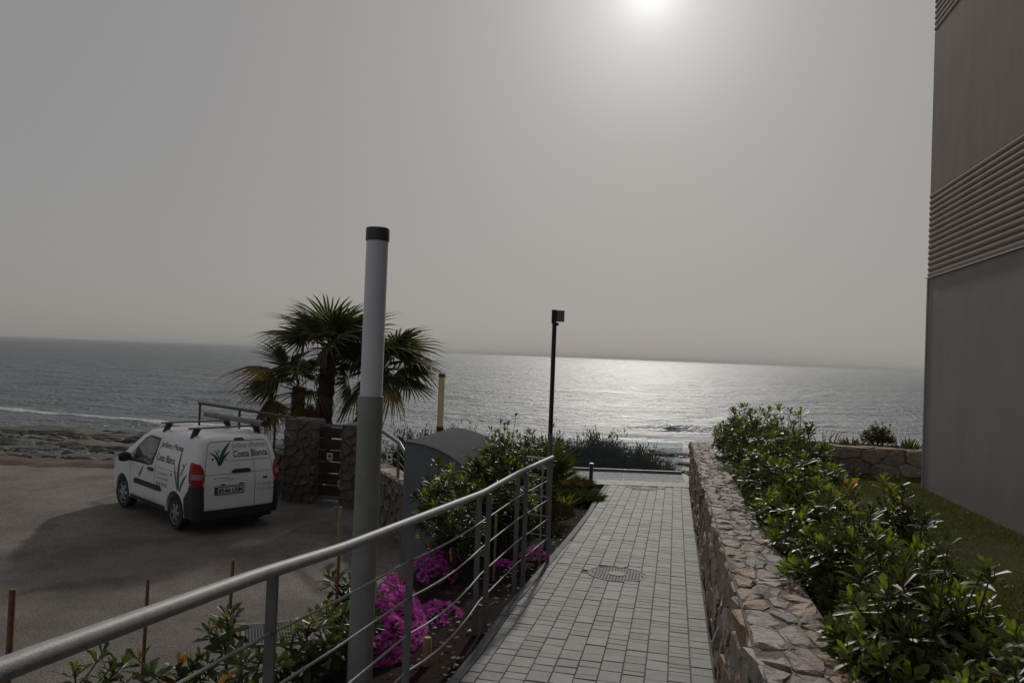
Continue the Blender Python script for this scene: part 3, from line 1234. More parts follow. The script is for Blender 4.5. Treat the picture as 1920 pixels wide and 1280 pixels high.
# ------------------------------------------------------------------ lamps
def column_lamp(x, y, z0, z1, rad, label, diff_len, m_diff, m_low, group='column lamps with a tall diffuser'):
    t = thing('column_lamp', (x, y, z0), label, 'street lamp', group)
    h = z1 - z0
    zd = h - 0.09 - diff_len
    mb = MB()
    r = rad * 1.06
    mb.lathe([(r * 1.5, 0.0), (r * 1.5, 0.02), (r, 0.022), (r, zd - 0.22), (r * 1.03, zd - 0.215), (r * 1.03, zd)], 32)
    mb.obj('column', m_low, t, smooth=True)
    mb = MB()
    mb.lathe([(rad * 0.95, zd + 0.0005), (rad * 0.95, h - 0.0905)], 32)
    mb.obj('diffuser', m_diff, t, smooth=True)
    mb = MB()
    mb.lathe([(rad * 1.02, h - 0.09), (rad * 1.02, h - 0.006), (rad * 0.97, h), (0.0001, h)], 32)
    mb.obj('cap', M_CAP, t, smooth=True)
    mb = MB()
    mb.box(-0.045, 0.045, -r - 0.004, -r + 0.05, 0.55, 0.9)
    mb.obj('service_door', m_low, t)
    return t


column_lamp(-0.965, 5.2, 2.75, 6.845, 0.0805, 'tall grey column lamp with white diffuser and dark cap behind the handrail', 1.08, M_DIFF, M_COLUMN)
column_lamp(-1.745, 19.0, 1.9, 5.45, 0.083, 'distant column lamp with beige diffuser right of the palms', 1.25, M_BEIGE, M_BROWNM)

t = thing('floodlight_pole', (0.56, 10.0, 3.35), 'slim grey pole, its upper part coloured dark as silhouette, with a small boxy floodlight beyond the handrail end', 'street lamp')
mb = MB()
mb.lathe([(0.05, 0.0), (0.05, 0.015), (0.034, 0.016), (0.034, 1.62)], 18)
mb.obj('lit_lower_pole', M_POST, t, smooth=True)  # same pole, its lit foot given a lighter colour than above
mb = MB()
mb.lathe([(0.03, 1.6), (0.03, 3.1)], 18)
mb.obj('pole', M_BLACK, t, smooth=True)  # grey pole; its silhouette against the sky is put in as black
mb = MB()
mb.box(-0.04, 0.02, -0.06, 0.06, 3.09, 3.27)
mb.obj('driver_box', M_BLACK, t)
mb = MB()
mb.box(0.024, 0.125, -0.07, 0.05, 3.115, 3.262)
mb.obj('lamp_head', M_LIGHTBOX, t)
mb = MB()
mb.box(-0.02, 0.055, -0.02, 0.02, 3.06, 3.1)
mb.obj('bracket', M_BLACK, t)

t = thing('bollard_light', (1.81, 16.12, 3.29), 'short brown bollard light with pale top at the end of the bed', 'bollard light')
mb = MB()
mb.lathe([(0.04, -0.05), (0.04, 0.3)], 18)
mb.obj('post', M_BROWNM, t, smooth=True)
mb = MB()
mb.lathe([(0.036, 0.3), (0.036, 0.43)], 18)
mb.obj('head', M_BROWNM, t, smooth=True)
mb = MB()
mb.lathe([(0.047, 0.43), (0.047, 0.445), (0.0001, 0.452)], 18)
mb.obj('cap', M_LIGHTG, t, smooth=True)
for s in (-1, 1):
    mb = MB()
    mb.box(s * 0.04 - 0.004, s * 0.04 + 0.004, -0.02, 0.02, 0.31, 0.42)
    mb.obj('louvre', M_LIGHTG, t)


# ------------------------------------------------------------------ glass balustrade
def build_glass():
    zt = zpath(P(11, 0)[1]) - 0.03
    yy = 18.24
    panes = [(-0.85, 0.25), (0.27, 1.55), (1.57, 2.85), (2.87, 4.25)]
    t = thing('glass_balustrade', (1.6, yy, zt), 'frameless clear glass balustrade along the seaward edge of the terrace', 'balustrade')
    for a, b in panes:
        mb = MB()
        mb.box(a - 1.6, b - 1.6, -0.006, 0.006, 0.05, 0.74)
        mb.obj('pane', M_GLASS, t)
    mb = MB()
    mb.box(-2.45, 2.65, -0.03, 0.03, -0.02, 0.05)
    mb.obj('base_channel', M_POST, t)


build_glass()

# ------------------------------------------------------------------ gate and boundary on the left
G = 'stone pillars of the gate'
stone_wall('gate_pillar', 'stone gate pillar on the left, next to the parked van', 'pillar', (-5.0, 16.75), (-4.36, 16.6), -0.62, (2.53, 2.53), 1.84, (0.26, 0.2), 'LRTAB', M_STONE_D, 0.014, 0.03, G)
stone_wall('gate_pillar', 'stone gate pillar right of the slatted gate, partly behind the lamp column', 'pillar', (-3.62, 16.3), (-3.1, 16.18), -0.6, (2.53, 2.53), 1.8, (0.26, 0.2), 'LRTAB', M_STONE_D, 0.014, 0.03, G)
stone_wall('stone_wall', 'low stone wall under the wire fence behind the van', 'wall', (-9.6, 21.0), (-5.02, 17.1), -0.34, (2.5, 2.53), 0.98, (0.34, 0.22), 'LRTA', M_STONE_D, 0.014, 0.03)
stone_wall('stone_wall', 'stone wall running from the gate to the blue container', 'wall', (-3.0, 15.85), (-1.82, 13.45), -0.42, (2.53, 2.53), 1.07, (0.3, 0.22), 'LRTB', M_STONE, 0.014, 0.03)


def build_gate():
    A, B = Vector((-4.33, 16.95, 2.56)), Vector((-3.66, 16.8, 2.56))
    e = (B - A)
    L = e.length
    t = thing('gate', tuple(A), 'dark wooden slatted gate in a grey metal frame between stone pillars', 'gate')
    t.rotation_euler = (0, 0, math.atan2(e.y, e.x))
    for x in (0.0, L - 0.05):
        mb = MB()
        mb.box(x, x + 0.05, -0.03, 0.03, 0.0, 1.72)
        mb.obj('frame_post', M_GATEFR, t)
    for z in (0.04, 1.66):
        mb = MB()
        mb.box(0.052, L - 0.052, -0.025, 0.025, z, z + 0.06)
        mb.obj('frame_bar', M_GATEFR, t)
    zs = [0.11, 0.37, 0.63, 0.89, 1.15, 1.41]
    for k, z in enumerate(zs):
        mb = MB()
        mb.box(0.054, L - 0.054, -0.012, 0.012, z, z + 0.235)
        mb.obj('board', M_GATEWOOD, t)
    s = thing('gate_sign', tuple(A + e * 0.5 + Vector((0, -0.05, 0.92))), 'small white notice fixed to the slatted gate', 'sign')
    s.rotation_euler = t.rotation_euler
    mb = MB()
    mb.box(-0.07, 0.07, 0.0, 0.004, 0, 0.16)
    mb.obj('plate', M_SIGN, s)
    mb = MB()
    mb.lathe([(0.036, -0.003), (0.036, -0.001), (0.022, -0.001), (0.022, -0.003)], 20, (0, 0, 0.09), 'y')
    mb.obj('emblem', M_INK, s)
    mb = MB()
    mb.box(-0.045, 0.045, -0.003, -0.001, 0.02, 0.035)
    mb.obj('text_line', M_INK, s)


build_gate()


def wire_fence(name, label, pts, zr, zlow, nrow, posts, prad=0.03, rrad=0.036, m=M_BROWNM, curve=None):
    o = Vector((pts[0][0], pts[0][1], zlow))
    t = thing(name, tuple(o), label, 'fence')
    P3 = [Vector((p[0], p[1], z)) - o for p, z in zip(pts, zr)]
    mb = MB()
    mb.tube(P3, rrad, 12)
    mb.obj('top_rail', m, t, smooth=True)
    xs = [p[0] for p in pts]
    order = np.argsort(xs)

    def at(x):
        return (float(np.interp(x, np.array(xs)[order], np.array([p[1] for p in pts])[order])), float(np.interp(x, np.array(xs)[order], np.array(zr)[order])))
    for x in posts:
        y, z = at(x)
        mb = MB()
        mb.tube([Vector((x, y, zlow)) - o, Vector((x, y, z)) - o], prad, 8)
        mb.obj('post', m, t, smooth=True)
    for k in range(nrow):
        s = (k + 1) / (nrow + 1)
        mb = MB()
        mb.tube([Vector((p[0], p[1], z + (zlow - z) * s)) - o for p, z in zip(pts, zr)], 0.007, 6)
        mb.obj('wire', m, t, smooth=True)
    return t


wire_fence('wire_fence', 'dark tube fence with taut wires along the wall behind the van', [(-8.2, 19.75), (-6.7, 18.5), (-4.85, 16.95)], (4.41, 4.40, 4.38), 3.45, 4, (-8.15, -6.65, -5.45))
wire_fence('wire_fence', 'short grey railing with drooping top rail on the wall beside the container', [(-3.05, 16.1), (-2.5, 15.1), (-2.05, 14.1), (-1.85, 13.65)], (4.36, 4.33, 4.26, 4.1), 3.55, 3, (-2.95, -2.05), m=M_GATEFR)
s = thing('fence_sign', (-2.3, 14.58, 3.8), 'small white notice hanging on the short railing beside the container', 'sign', rz=R(-30))
mb = MB()
mb.box(-0.07, 0.07, -0.003, 0.003, 0, 0.19)
mb.obj('plate', M_SIGN, s)
mb = MB()
mb.lathe([(0.036, -0.006), (0.036, -0.004), (0.02, -0.004), (0.02, -0.006)], 20, (0, 0, 0.12), 'y')
mb.obj('emblem', M_INK, s)
mb = MB()
mb.box(-0.05, 0.05, -0.006, -0.004, 0.02, 0.05)
mb.obj('text_line', M_INK, s)


# ------------------------------------------------------------------ container with a curved lid
def build_container():
    # local x = from the back (left) to the lid front (right), local y = along the ridge, away from the camera
    t = thing('container', (-1.66, 12.05, 2.53), 'blue grey metal container with a curved grey lid behind the shrubs', 'container')
    t.rotation_euler = (0, 0, R(-13))
    D, L, H = 1.12, 2.55, 2.0
    prof = []
    for k in range(15):
        a = R(90) * k / 14
        prof.append((0.05 + (D - 0.05) * math.sin(a) ** 1.15, H - 0.62 * (1 - math.cos(a))))
    side = [(0.0, 0.06), (0.0, H)] + prof + [(D, 0.06)]

    def prism(pr, y0, y1, name, m, smooth=False):
        n = len(pr)
        mb = MB()
        mb.add([(x, y0, z) for x, z in pr] + [(x, y1, z) for x, z in pr],
               [tuple(range(n))[::-1], tuple(range(n, 2 * n))] + [(i, (i + 1) % n, n + (i + 1) % n, n + i) for i in range(n)])
        return mb.obj(name, m, t, smooth=smooth)
    prism(side, 0.0, 0.03, 'side_panel', M_BOX)
    prism(side, L - 0.03, L, 'side_panel', M_BOX)
    prism([(0.004, 0.1), (0.004, H - 0.01), (0.03, H - 0.01), (0.03, 0.1)], 0.032, L - 0.032, 'back_panel', M_BOX)
    prism([(D - 0.03, 0.1), (D - 0.03, H - 0.64), (D - 0.004, H - 0.64), (D - 0.004, 0.1)], 0.032, L - 0.032, 'front_panel', M_BOX)
    outer = [(-0.02, H + 0.004)] + [(x + 0.012, z + 0.012) for x, z in prof]
    inner = [(x - 0.006, z - 0.012) for x, z in outer]
    prism(outer + inner[::-1], -0.03, L + 0.03, 'lid', M_LID, True)
    prism([(0.0, 0.0), (0.0, 0.058), (D, 0.058), (D, 0.0)], 0.02, L - 0.02, 'base_frame', M_POST)
    mb = MB()
    mb.box(0.3, 0.42, -0.012, -0.002, 1.22, 1.26)
    mb.obj('side_handle', M_POST, t)


build_container()

# ------------------------------------------------------------------ grating in the asphalt
t = thing('drain_grate', (-2.72, 9.05, 2.556), 'square steel mesh drain grate in the asphalt below the handrail', 'drain grate', rz=R(20))
for s in (-1, 1):
    mb = MB()
    mb.box(s * 0.36 - 0.02, s * 0.36 + 0.02, -0.36, 0.36, -0.05, 0.006)
    mb.obj('frame_bar', M_IRON, t)
    mb = MB()
    mb.box(-0.338, 0.338, s * 0.34 - 0.02, s * 0.34 + 0.02, -0.05, 0.005)
    mb.obj('frame_bar', M_IRON, t)
mb = MB()
for i in range(-9, 10):
    mb.box(i * 0.035 - 0.004, i * 0.035 + 0.004, -0.318, 0.318, -0.03, 0.003)
    mb.box(-0.336, 0.336, i * 0.034 - 0.004, i * 0.034 + 0.004, -0.025, 0.001)
o = mb.obj('mesh_bars', M_IRON, t)
o['kind'] = 'stuff'
mb = MB()
mb.box(-0.337, 0.337, -0.319, 0.319, -0.06, -0.032)
mb.obj('pit_shade', M_BLACK, t)  # black block standing in for the shade below the mesh


# ------------------------------------------------------------------ van
def build_van():
    # local frame: x forward (rear axle at 0), y left, z up; z = 0 on the ground
    XR, XF, HW, ZB, ZT, RAD = -0.80, 3.36, 0.872, 0.27, 1.765, 0.13
    Lc, Hc = XF - XR, ZT - ZB
    t = thing('delivery_van', (-5.52, 14.45, 2.55), 'small white delivery van with garden firm lettering parked on the asphalt', 'van')
    t.rotation_euler = (0, 0, R(90 + 47.5))

    def top(x):
        return np.interp(x, [-0.8, -0.3, 0.6, 1.35, 1.62, 1.9, 2.2, 2.5, 2.68, 2.9, 3.2, 3.36], [1.735, 1.755, 1.765, 1.745, 1.69, 1.545, 1.36, 1.18, 1.105, 1.04, 0.93, 0.86])

    def deform(p):
        p = np.asarray(p, float)
        x, y, z = p[..., 0], p[..., 1], p[..., 2]
        zz = ZB + (z - ZB) * (top(x) - ZB) / Hc
        tum = np.interp(zz, [0.2, 0.45, 0.75, 1.0, 1.2, 1.5, 1.77], [0.965, 0.99, 1.0, 0.992, 0.958, 0.88, 0.8])
        plan = np.interp(x, [-0.8, -0.2, 1.0, 2.2, 2.8, 3.1, 3.36], [0.965, 0.995, 1.0, 1.0, 0.985, 0.93, 0.84])
        crown = 1 - 0.02 * (y / HW) ** 2 * np.clip((zz - 1.5) / 0.25, 0, 1)
        lean = np.interp(zz, [0.2, 0.5, 0.9, 1.05, 1.4, 1.78], [0.015, 0.0, 0.008, 0.03, 0.11, 0.24]) * np.clip((0.5 - x) / 1.3, 0, 1)
        bow = 0.03 * (np.abs(y) / HW) ** 2 * np.clip((-0.3 - x) / 0.5, 0, 1)
        return np.stack([x + lean + bow, y * tum * plan, zz * crown], -1)

    def rounded(nx, ny, nz):
        """Rounded box as six grids sharing their edges."""
        def axis(n, h, r):
            a = np.concatenate([-h + r * (1 - np.cos(np.linspace(0, math.pi / 2, 5)))[:-1] * 1.0, np.linspace(-h + r, h - r, n), (h - r * (1 - np.cos(np.linspace(0, math.pi / 2, 5)))[:-1])[::-1]])
            return a
        c = np.array([(XR + XF) / 2, 0, (ZB + ZT) / 2])
        hx, hy, hz = Lc / 2, HW, Hc / 2
        ax, ay, az = axis(nx, hx, RAD), axis(ny, hy, RAD), axis(nz, hz, RAD)
        bm = bmesh.new()
        keyd = {}

        def vert(p):
            q = np.clip(p, [-hx + RAD, -hy + RAD, -hz + RAD], [hx - RAD, hy - RAD, hz - RAD])
            d = p - q
            n_ = np.linalg.norm(d)
            w = q + d / n_ * RAD
            w = deform(w + c)
            k = tuple(np.round(w, 5))
            if k not in keyd:
                keyd[k] = bm.verts.new(w)
            return keyd[k]
        for (A1, A2, fixed) in ((0, 1, 2), (0, 2, 1), (1, 2, 0)):
            aa = (ax, ay, az)
            hh = (hx, hy, hz)
            for sgn in (-1, 1):
                g = []
                for u_ in aa[A1]:
                    row = []
                    for w_ in aa[A2]:
                        p = np.zeros(3)
                        p[A1], p[A2], p[fixed] = u_, w_, sgn * hh[fixed]
                        row.append(vert(p))
                    g.append(row)
                for i in range(len(g) - 1):
                    for j in range(len(g[0]) - 1):
                        q = [g[i][j], g[i + 1][j], g[i + 1][j + 1], g[i][j + 1]]
                        q = list(dict.fromkeys(q))
                        if len(q) >= 3:
                            try:
                                bm.faces.new(q)
                            except ValueError:
                                pass
        bmesh.ops.recalc_face_normals(bm, faces=bm.faces)
        return bm
    bm = rounded(56, 18, 18)
    me = bpy.data.meshes.new('body')
    bm.to_mesh(me)
    bm.free()
    tmp = bpy.data.objects.new('body_blank', me)
    COL.objects.link(tmp)
    cut = bmesh.new()
    for x in (0.0, 2.49):
        bmesh.ops.create_cone(cut, cap_ends=True, segments=40, radius1=0.372, radius2=0.372, depth=3.0,
                              matrix=Matrix.Translation((x, 0, 0.33)) @ Matrix.Rotation(R(90), 4, 'X'))
    cme = bpy.data.meshes.new('arch_cut')
    cut.to_mesh(cme)
    cut.free()
    co = bpy.data.objects.new('arch_cut', cme)
    COL.objects.link(co)
    md = tmp.modifiers.new('arch', 'BOOLEAN')
    md.operation = 'DIFFERENCE'
    md.solver = 'EXACT'
    md.object = co
    dg = bpy.context.evaluated_depsgraph_get()
    body = bpy.data.meshes.new_from_object(tmp.evaluated_get(dg))
    bpy.data.objects.remove(tmp)
    bpy.data.objects.remove(co)
    body.materials.clear()
    body.materials.append(M_VAN)
    body.polygons.foreach_set('use_smooth', [True] * len(body.polygons))
    body.set_sharp_from_angle(angle=R(40))
    link('body', body, t)
    # wheel wells behind the arches
    mb = MB()
    for x in (0.0, 2.49):
        mb.box(x - 0.36, x + 0.36, -0.6, 0.6, 0.3, 0.7)
    mb.box(-0.7, 3.2, -0.7, 0.7, 0.2, 0.3)
    mb.obj('underbody', M_PLASTIC, t)

    S_FLAT = HW - RAD                         # rear panel flat half
    S_ARC = RAD * math.pi / 2

    def wrap(s, z, off, sg):
        """Point on the outside of the body: s runs from the middle of the rear round the corner and along the side."""
        s, z = np.asarray(s, float), np.asarray(z, float)
        th = np.clip((s - S_FLAT) / RAD, 0, math.pi / 2)
        x = XR + RAD - (RAD + off) * np.cos(th) + np.clip(s - S_FLAT - S_ARC, 0, None)
        y = np.minimum(s, S_FLAT) + (RAD + off) * np.sin(th)
        zc = ZB + (z - ZB) * Hc / (top(x) - ZB)
        y = np.where(s < S_FLAT, s, y)
        # follow the rounding of the roof edge
        over = np.clip(zc - (ZT - RAD), 0, RAD * 0.98)
        inn = RAD - np.sqrt(RAD ** 2 - over ** 2)
        y = y - np.where(s > S_FLAT + S_ARC, inn, 0)
        x = x + np.where(s <= S_FLAT, inn, 0)
        p = deform(np.stack([x, y, zc], -1))
        p[..., 2] = z
        p[..., 1] *= sg
        return p

    def sx(x):
        return S_FLAT + S_ARC + (x - XR - RAD)

    def patch(polys, off, sg, name, m, parent=t, thick=0.0, step=0.07):
        """Flat outlines (s, z) laid onto the curved body; with thickness they stand proud of it."""
        bm = bmesh.new()
        for poly in polys:
            vs_ = [bm.verts.new((p[0], p[1], 0)) for p in poly]
            try:
                bm.faces.new(vs_)
            except ValueError:
                pass
        bmesh.ops.triangulate(bm, faces=bm.faces)
        for _ in range(5):
            ed = [e for e in bm.edges if e.calc_length() > step]
            if not ed:
                break
            bmesh.ops.subdivide_edges(bm, edges=ed, cuts=1, use_grid_fill=False)
            bmesh.ops.triangulate(bm, faces=bm.faces)
        if thick:
            bound = [e for e in bm.edges if e.is_boundary]
            r = bmesh.ops.extrude_edge_only(bm, edges=bound)
            for v in r['geom']:
                if isinstance(v, bmesh.types.BMVert):
                    v.co.z = -1
        co_ = np.array([v.co[:] for v in bm.verts])
        o_ = np.where(co_[:, 2] < -0.5, off - thick, off)
        w = np.array([wrap(c[0] if c[0] >= 0 else -c[0], c[1], oo, sg if c[0] >= 0 else -sg) for c, oo in zip(co_, o_)])
        for v, q in zip(bm.verts, w):
            v.co = q
        bmesh.ops.recalc_face_normals(bm, faces=bm.faces)
        # outward normals
        c0 = np.array([1.2, 0, 0.9])
        tot = sum((np.array(f.calc_center_median()[:]) - c0) @ np.array(f.normal[:]) for f in bm.faces)
        if tot < 0:
            bmesh.ops.reverse_faces(bm, faces=bm.faces)
        me_ = bpy.data.meshes.new(name)
        bm.to_mesh(me_)
        bm.free()
        me_.materials.append(m)
        if not thick:
            me_.polygons.foreach_set('use_smooth', [True] * len(me_.polygons))
        return link(name, me_, parent)

    def strip(pts, w):
        """Polyline -> thin quads."""
        out = []
        for (a, b) in zip(pts[:-1], pts[1:]):
            d = Vector((b[0] - a[0], b[1] - a[1]))
            nrm = Vector((-d.y, d.x)).normalized() * w / 2
            out.append([(a[0] + nrm.x, a[1] + nrm.y), (b[0] + nrm.x, b[1] + nrm.y), (b[0] - nrm.x, b[1] - nrm.y), (a[0] - nrm.x, a[1] - nrm.y)])
        return out

    def blade(p0, p1, p2, w):
        """Curved grass blade of the logo: quadratic curve with a swelling width."""
        n = 10
        L_, R_ = [], []
        for i in range(n + 1):
            u_ = i / n
            x = (1 - u_) ** 2 * p0[0] + 2 * u_ * (1 - u_) * p1[0] + u_ * u_ * p2[0]
            y = (1 - u_) ** 2 * p0[1] + 2 * u_ * (1 - u_) * p1[1] + u_ * u_ * p2[1]
            dx = 2 * (1 - u_) * (p1[0] - p0[0]) + 2 * u_ * (p2[0] - p1[0])
            dy = 2 * (1 - u_) * (p1[1] - p0[1]) + 2 * u_ * (p2[1] - p1[1])
            q = math.hypot(dx, dy) or 1
            ww = w * math.sin(math.pi * min(0.98, 0.12 + 0.86 * u_)) ** 0.8
            L_.append((x - dy / q * ww / 2, y + dx / q * ww / 2))
            R_.append((x + dy / q * ww / 2, y - dx / q * ww / 2))
        return L_ + R_[::-1]

    def disc(c, r, n=12):
        return [(c[0] + r * math.cos(2 * math.pi * k / n), c[1] + r * math.sin(2 * math.pi * k / n)) for k in range(n)]

    def lettering(txt, size, s0, z0, sg, name, m, flip, width=None, parent=t, shear=0.0, bold=0.0, spacing=1.0):
        """Letters as thin print on the body; flip = letters run towards smaller s."""
        cu = bpy.data.curves.new(name, 'FONT')
        cu.body = txt
        cu.size = size
        cu.offset = bold
        cu.space_character = spacing
        cu.resolution_u = 3
        ob = bpy.data.objects.new(name, cu)
        COL.objects.link(ob)
        d_ = bpy.context.evaluated_depsgraph_get()
        me_ = bpy.data.meshes.new_from_object(ob.evaluated_get(d_))
        bpy.data.objects.remove(ob)
        bpy.data.curves.remove(cu)
        n = len(me_.vertices)
        a = np.empty(n * 3)
        me_.vertices.foreach_get('co', a)
        a = a.reshape(-1, 3)
        k = (width / a[:, 0].max()) if width else 1.0
        s = s0 + (-1 if flip else 1) * (a[:, 0] * k + shear * a[:, 1])
        z = z0 + a[:, 1]
        out = np.array([wrap(abs(q), zz, 0.0035, sg if q >= 0 else -sg) for q, zz in zip(s, z)])
        me_.vertices.foreach_set('co', out.ravel())
        bm = bmesh.new()
        bm.from_mesh(me_)
        c0 = np.array([1.2, 0, 0.9])
        tot = sum((np.array(f.calc_center_median()[:]) - c0) @ np.array(f.normal[:]) for f in bm.faces)
        if tot < 0:
            bmesh.ops.reverse_faces(bm, faces=bm.faces)
        bm.to_mesh(me_)
        bm.free()
        me_.materials.clear()
        me_.materials.append(m)
        me_.update()
        return link(name, me_, parent)

    LEFT = 1
    # the rear seen from behind has its left side (van's left, +y) on the left: s = +y there, letters run to smaller s
    for sg in (1, -1):
        # dark bumper corners, glass, rub strip, seams, tail lights, arch lips on both sides
        corner = [(0.70, 0.275), (0.715, 0.86), (0.74, 0.9), (sx(-0.57), 0.89), (sx(-0.53), 0.78), (sx(-0.36), 0.62), (sx(-0.385), 0.33), (sx(-0.40), 0.275)]
        patch([corner], 0.008, sg, 'bumper_corner', M_PLASTIC, thick=0.012)
        patch([[(sx(0.40), 0.275), (sx(2.09), 0.275), (sx(2.085), 0.345), (sx(0.405), 0.345)]], 0.006, sg, 'sill', M_PLASTIC, thick=0.01)
        patch([[(sx(0.62), 0.60), (sx(1.86), 0.60), (sx(1.9), 0.65), (sx(1.84), 0.705), (sx(0.66), 0.705), (sx(0.58), 0.65)]], 0.014, sg, 'rub_strip', M_PLASTIC, thick=0.016)
        win = [(sx(1.06), 1.06), (sx(1.24), 1.025), (sx(2.12), 1.015), (sx(2.14), 1.09), (sx(1.90), 1.33), (sx(1.66), 1.51), (sx(1.44), 1.585), (sx(0.96), 1.575), (sx(0.98), 1.3)]
        patch([win], 0.002, sg, 'window_surround', M_PLASTIC)
        cxw = (sx(1.5), 1.28)
        patch([[(cxw[0] + (p[0] - cxw[0]) * 0.9, cxw[1] + (p[1] - cxw[1]) * 0.88) for p in win if p[0] < sx(1.95)] + [(sx(1.88), 1.06)]], 0.004, sg, 'side_window', M_GLASSD)
        patch([[(sx(1.93), 1.05), (sx(2.2), 1.05), (sx(2.24), 1.09), (sx(1.94), 1.28)]], 0.004, sg, 'quarter_window', M_GLASSD)
        patch(strip([(sx(0.90), 0.42), (sx(0.90), 1.6)], 0.008) + strip([(sx(2.06), 0.42), (sx(2.12), 0.98)], 0.008), 0.0025, sg, 'door_seam', M_SEAM)
        patch(strip([(sx(-0.1), 1.04), (sx(0.86), 1.04)], 0.006), 0.0025, sg, 'body_crease_shade', M_SEAM)  # dark strip paints the shade of a crease in the panel
        hd = patch([[(sx(0.99), 0.945), (sx(1.2), 0.945), (sx(1.22), 0.975), (sx(1.19), 1.0), (sx(1.0), 1.0), (sx(0.975), 0.975)]], 0.03, sg, 'door_handle', M_PLASTIC, thick=0.03)
        tail = [(0.735, 0.91), (0.80, 0.885), (sx(-0.57), 0.91), (sx(-0.54), 1.05), (sx(-0.56), 1.26), (sx(-0.61), 1.29), (0.80, 1.26), (0.735, 1.16), (0.712, 1.04)]
        tl = patch([tail], 0.012, sg, 'tail_light', M_RED, thick=0.016, step=0.04)
        patch([[(0.735, 1.0), (sx(-0.62), 1.0), (sx(-0.62), 1.09), (0.735, 1.09)]], 0.0145, sg, 'reversing_lens', M_CLEARL, tl, step=0.04)
        # arch lips
        for xc in (0.0, 2.49):
            mbl = MB()
            pv = []
            for k in range(23):
                a = R(-8 + 196 * k / 22)
                for rr, off in ((0.365, -0.02), (0.372, 0.006), (0.405, 0.006), (0.41, -0.01)):
                    x, z = xc + rr * math.cos(a), 0.33 + rr * math.sin(a)
                    pv.append(tuple(wrap(np.array(sx(x)), np.array(max(z, 0.26)), off, sg)))
            fv = [(4 * i + j, 4 * i + j + 1, 4 * i + 5 + j, 4 * i + 4 + j) for i in range(22) for j in range(3)]
            mbl.add(pv, fv)
            mbl.obj('arch_lip', M_VAN, t, smooth=True)
        # mirror
        mbm = MB()
        p0 = wrap(np.array(sx(2.06)), np.array(1.05), 0.0, sg)
        base = Vector((2.08, sg * 0.83, 1.04))
        mbm.tube([base, base + Vector((0.01, sg * 0.1, 0.02))], [0.035, 0.04], 8)
        c = base + Vector((0.0, sg * 0.17, 0.06))
        rings = []
        for k in range(7):
            a = k / 6
            y_ = -0.11 + 0.22 * a
            sc_ = math.sin(math.pi * (0.12 + 0.76 * a)) ** 0.5
            rings.append([c + Vector((0.06 * sc_ * math.cos(2 * math.pi * j / 12), sg * y_, 0.1 * sc_ * math.sin(2 * math.pi * j / 12))) for j in range(12)])
        vv = [q for r_ in rings for q in r_]
        ff = [(i * 12 + j, i * 12 + (j + 1) % 12, (i + 1) * 12 + (j + 1) % 12, (i + 1) * 12 + j) for i in range(6) for j in range(12)]
        ff += [tuple(range(12)), tuple(72 + k for k in range(12))]
        mbm.add(vv, ff)
        mbm.obj('wing_mirror', M_PLASTIC, t, smooth=True)
        # side lettering and grass blades; letters run towards the tail on the left, towards the nose on the right
        fl = (sg == 1)
        s_a = sx(0.86) if fl else sx(-0.12)
        lettering('Jardines y Piscinas', 0.15, s_a, 1.43, sg, 'side_lettering', M_INK, fl, 1.0, bold=0.002)
        s_b = sx(0.94) if fl else sx(0.02)
        lettering('Costa Blanca', 0.185, s_b, 1.17, sg, 'side_lettering', M_INK, fl, 0.82, bold=0.003)
        d = -1 if fl else 1
        g0 = (sx(-0.16), 0.74)
        bl = [blade((g0[0], g0[1]), (g0[0] + 0.1, 1.0), (g0[0] + 0.06, 1.5), 0.085), blade((g0[0] + 0.05, 0.72), (g0[0] + 0.16, 0.95), (g0[0] + 0.26, 1.18), 0.05),
              blade((g0[0] - 0.04, 0.72), (g0[0] - 0.08, 0.9), (g0[0] - 0.29, 1.06), 0.055), blade((g0[0] - 0.03, 1.0), (g0[0] - 0.08, 1.1), (g0[0] - 0.22, 1.26), 0.035),
              disc((g0[0] + 0.34, 0.98), 0.028), disc((g0[0] - 0.1, 1.2), 0.024), disc((g0[0] - 0.14, 0.93), 0.018)]
        patch(bl, 0.0034, sg, 'grass_emblem', M_TEAL)
        patch([blade((sx(1.62), 0.74), (sx(1.58), 0.88), (sx(1.44), 1.0), 0.045), blade((sx(1.66), 0.78), (sx(1.6), 0.86), (sx(1.54), 0.9), 0.03)], 0.0034, sg, 'grass_emblem', M_TEAL)
        lettering('722828672', 0.07, sx(0.80) if fl else sx(0.28), 0.92, sg, 'side_lettering', M_INKG, fl, 0.5)
        lettering('622288390', 0.07, sx(0.80) if fl else sx(0.28), 0.83, sg, 'side_lettering', M_INKG, fl, 0.5)
        patch([disc((sx(0.42 + 0.12 * k), 0.745), 0.042) for k in range(4)], 0.0034, sg, 'round_badges', M_ORANGE)
    # rear: bumper, doors' seams, handle, plate, lettering
    patch([[(-0.705, 0.275), (0.705, 0.275), (0.705, 0.44), (-0.705, 0.44)]], 0.03, 1, 'rear_bumper', M_PLASTIC, thick=0.04)
    sp = -0.30
    UPZ = 0.09
    for nm, pts_ in (('rear_door_seam', [(sp, 0.45), (sp, 1.64)]), ('rear_door_seam', [(0.71, 0.9), (0.705, 1.3), (0.7, 1.58), (0.66, 1.64)]),
                     ('rear_door_seam', [(-0.71, 0.9), (-0.705, 1.3), (-0.7, 1.58), (-0.66, 1.64)]), ('rear_door_seam', [(-0.66, 1.645), (0.66, 1.645)])):
        patch(strip(pts_, 0.009), 0.0025, 1, nm, M_SEAM)
    patch(strip([(0.70, 1.07), (-0.70, 1.07)], 0.01), 0.003, 1, 'door_crease_shade', M_INKG)  # grey strip in place of the shade along the door crease
    patch([[(0.16, 1.08), (-0.2, 1.08), (-0.23, 1.11), (-0.18, 1.145), (0.12, 1.145), (0.18, 1.11)]], 0.02, 1, 'rear_handle', M_PLASTIC, thick=0.022)
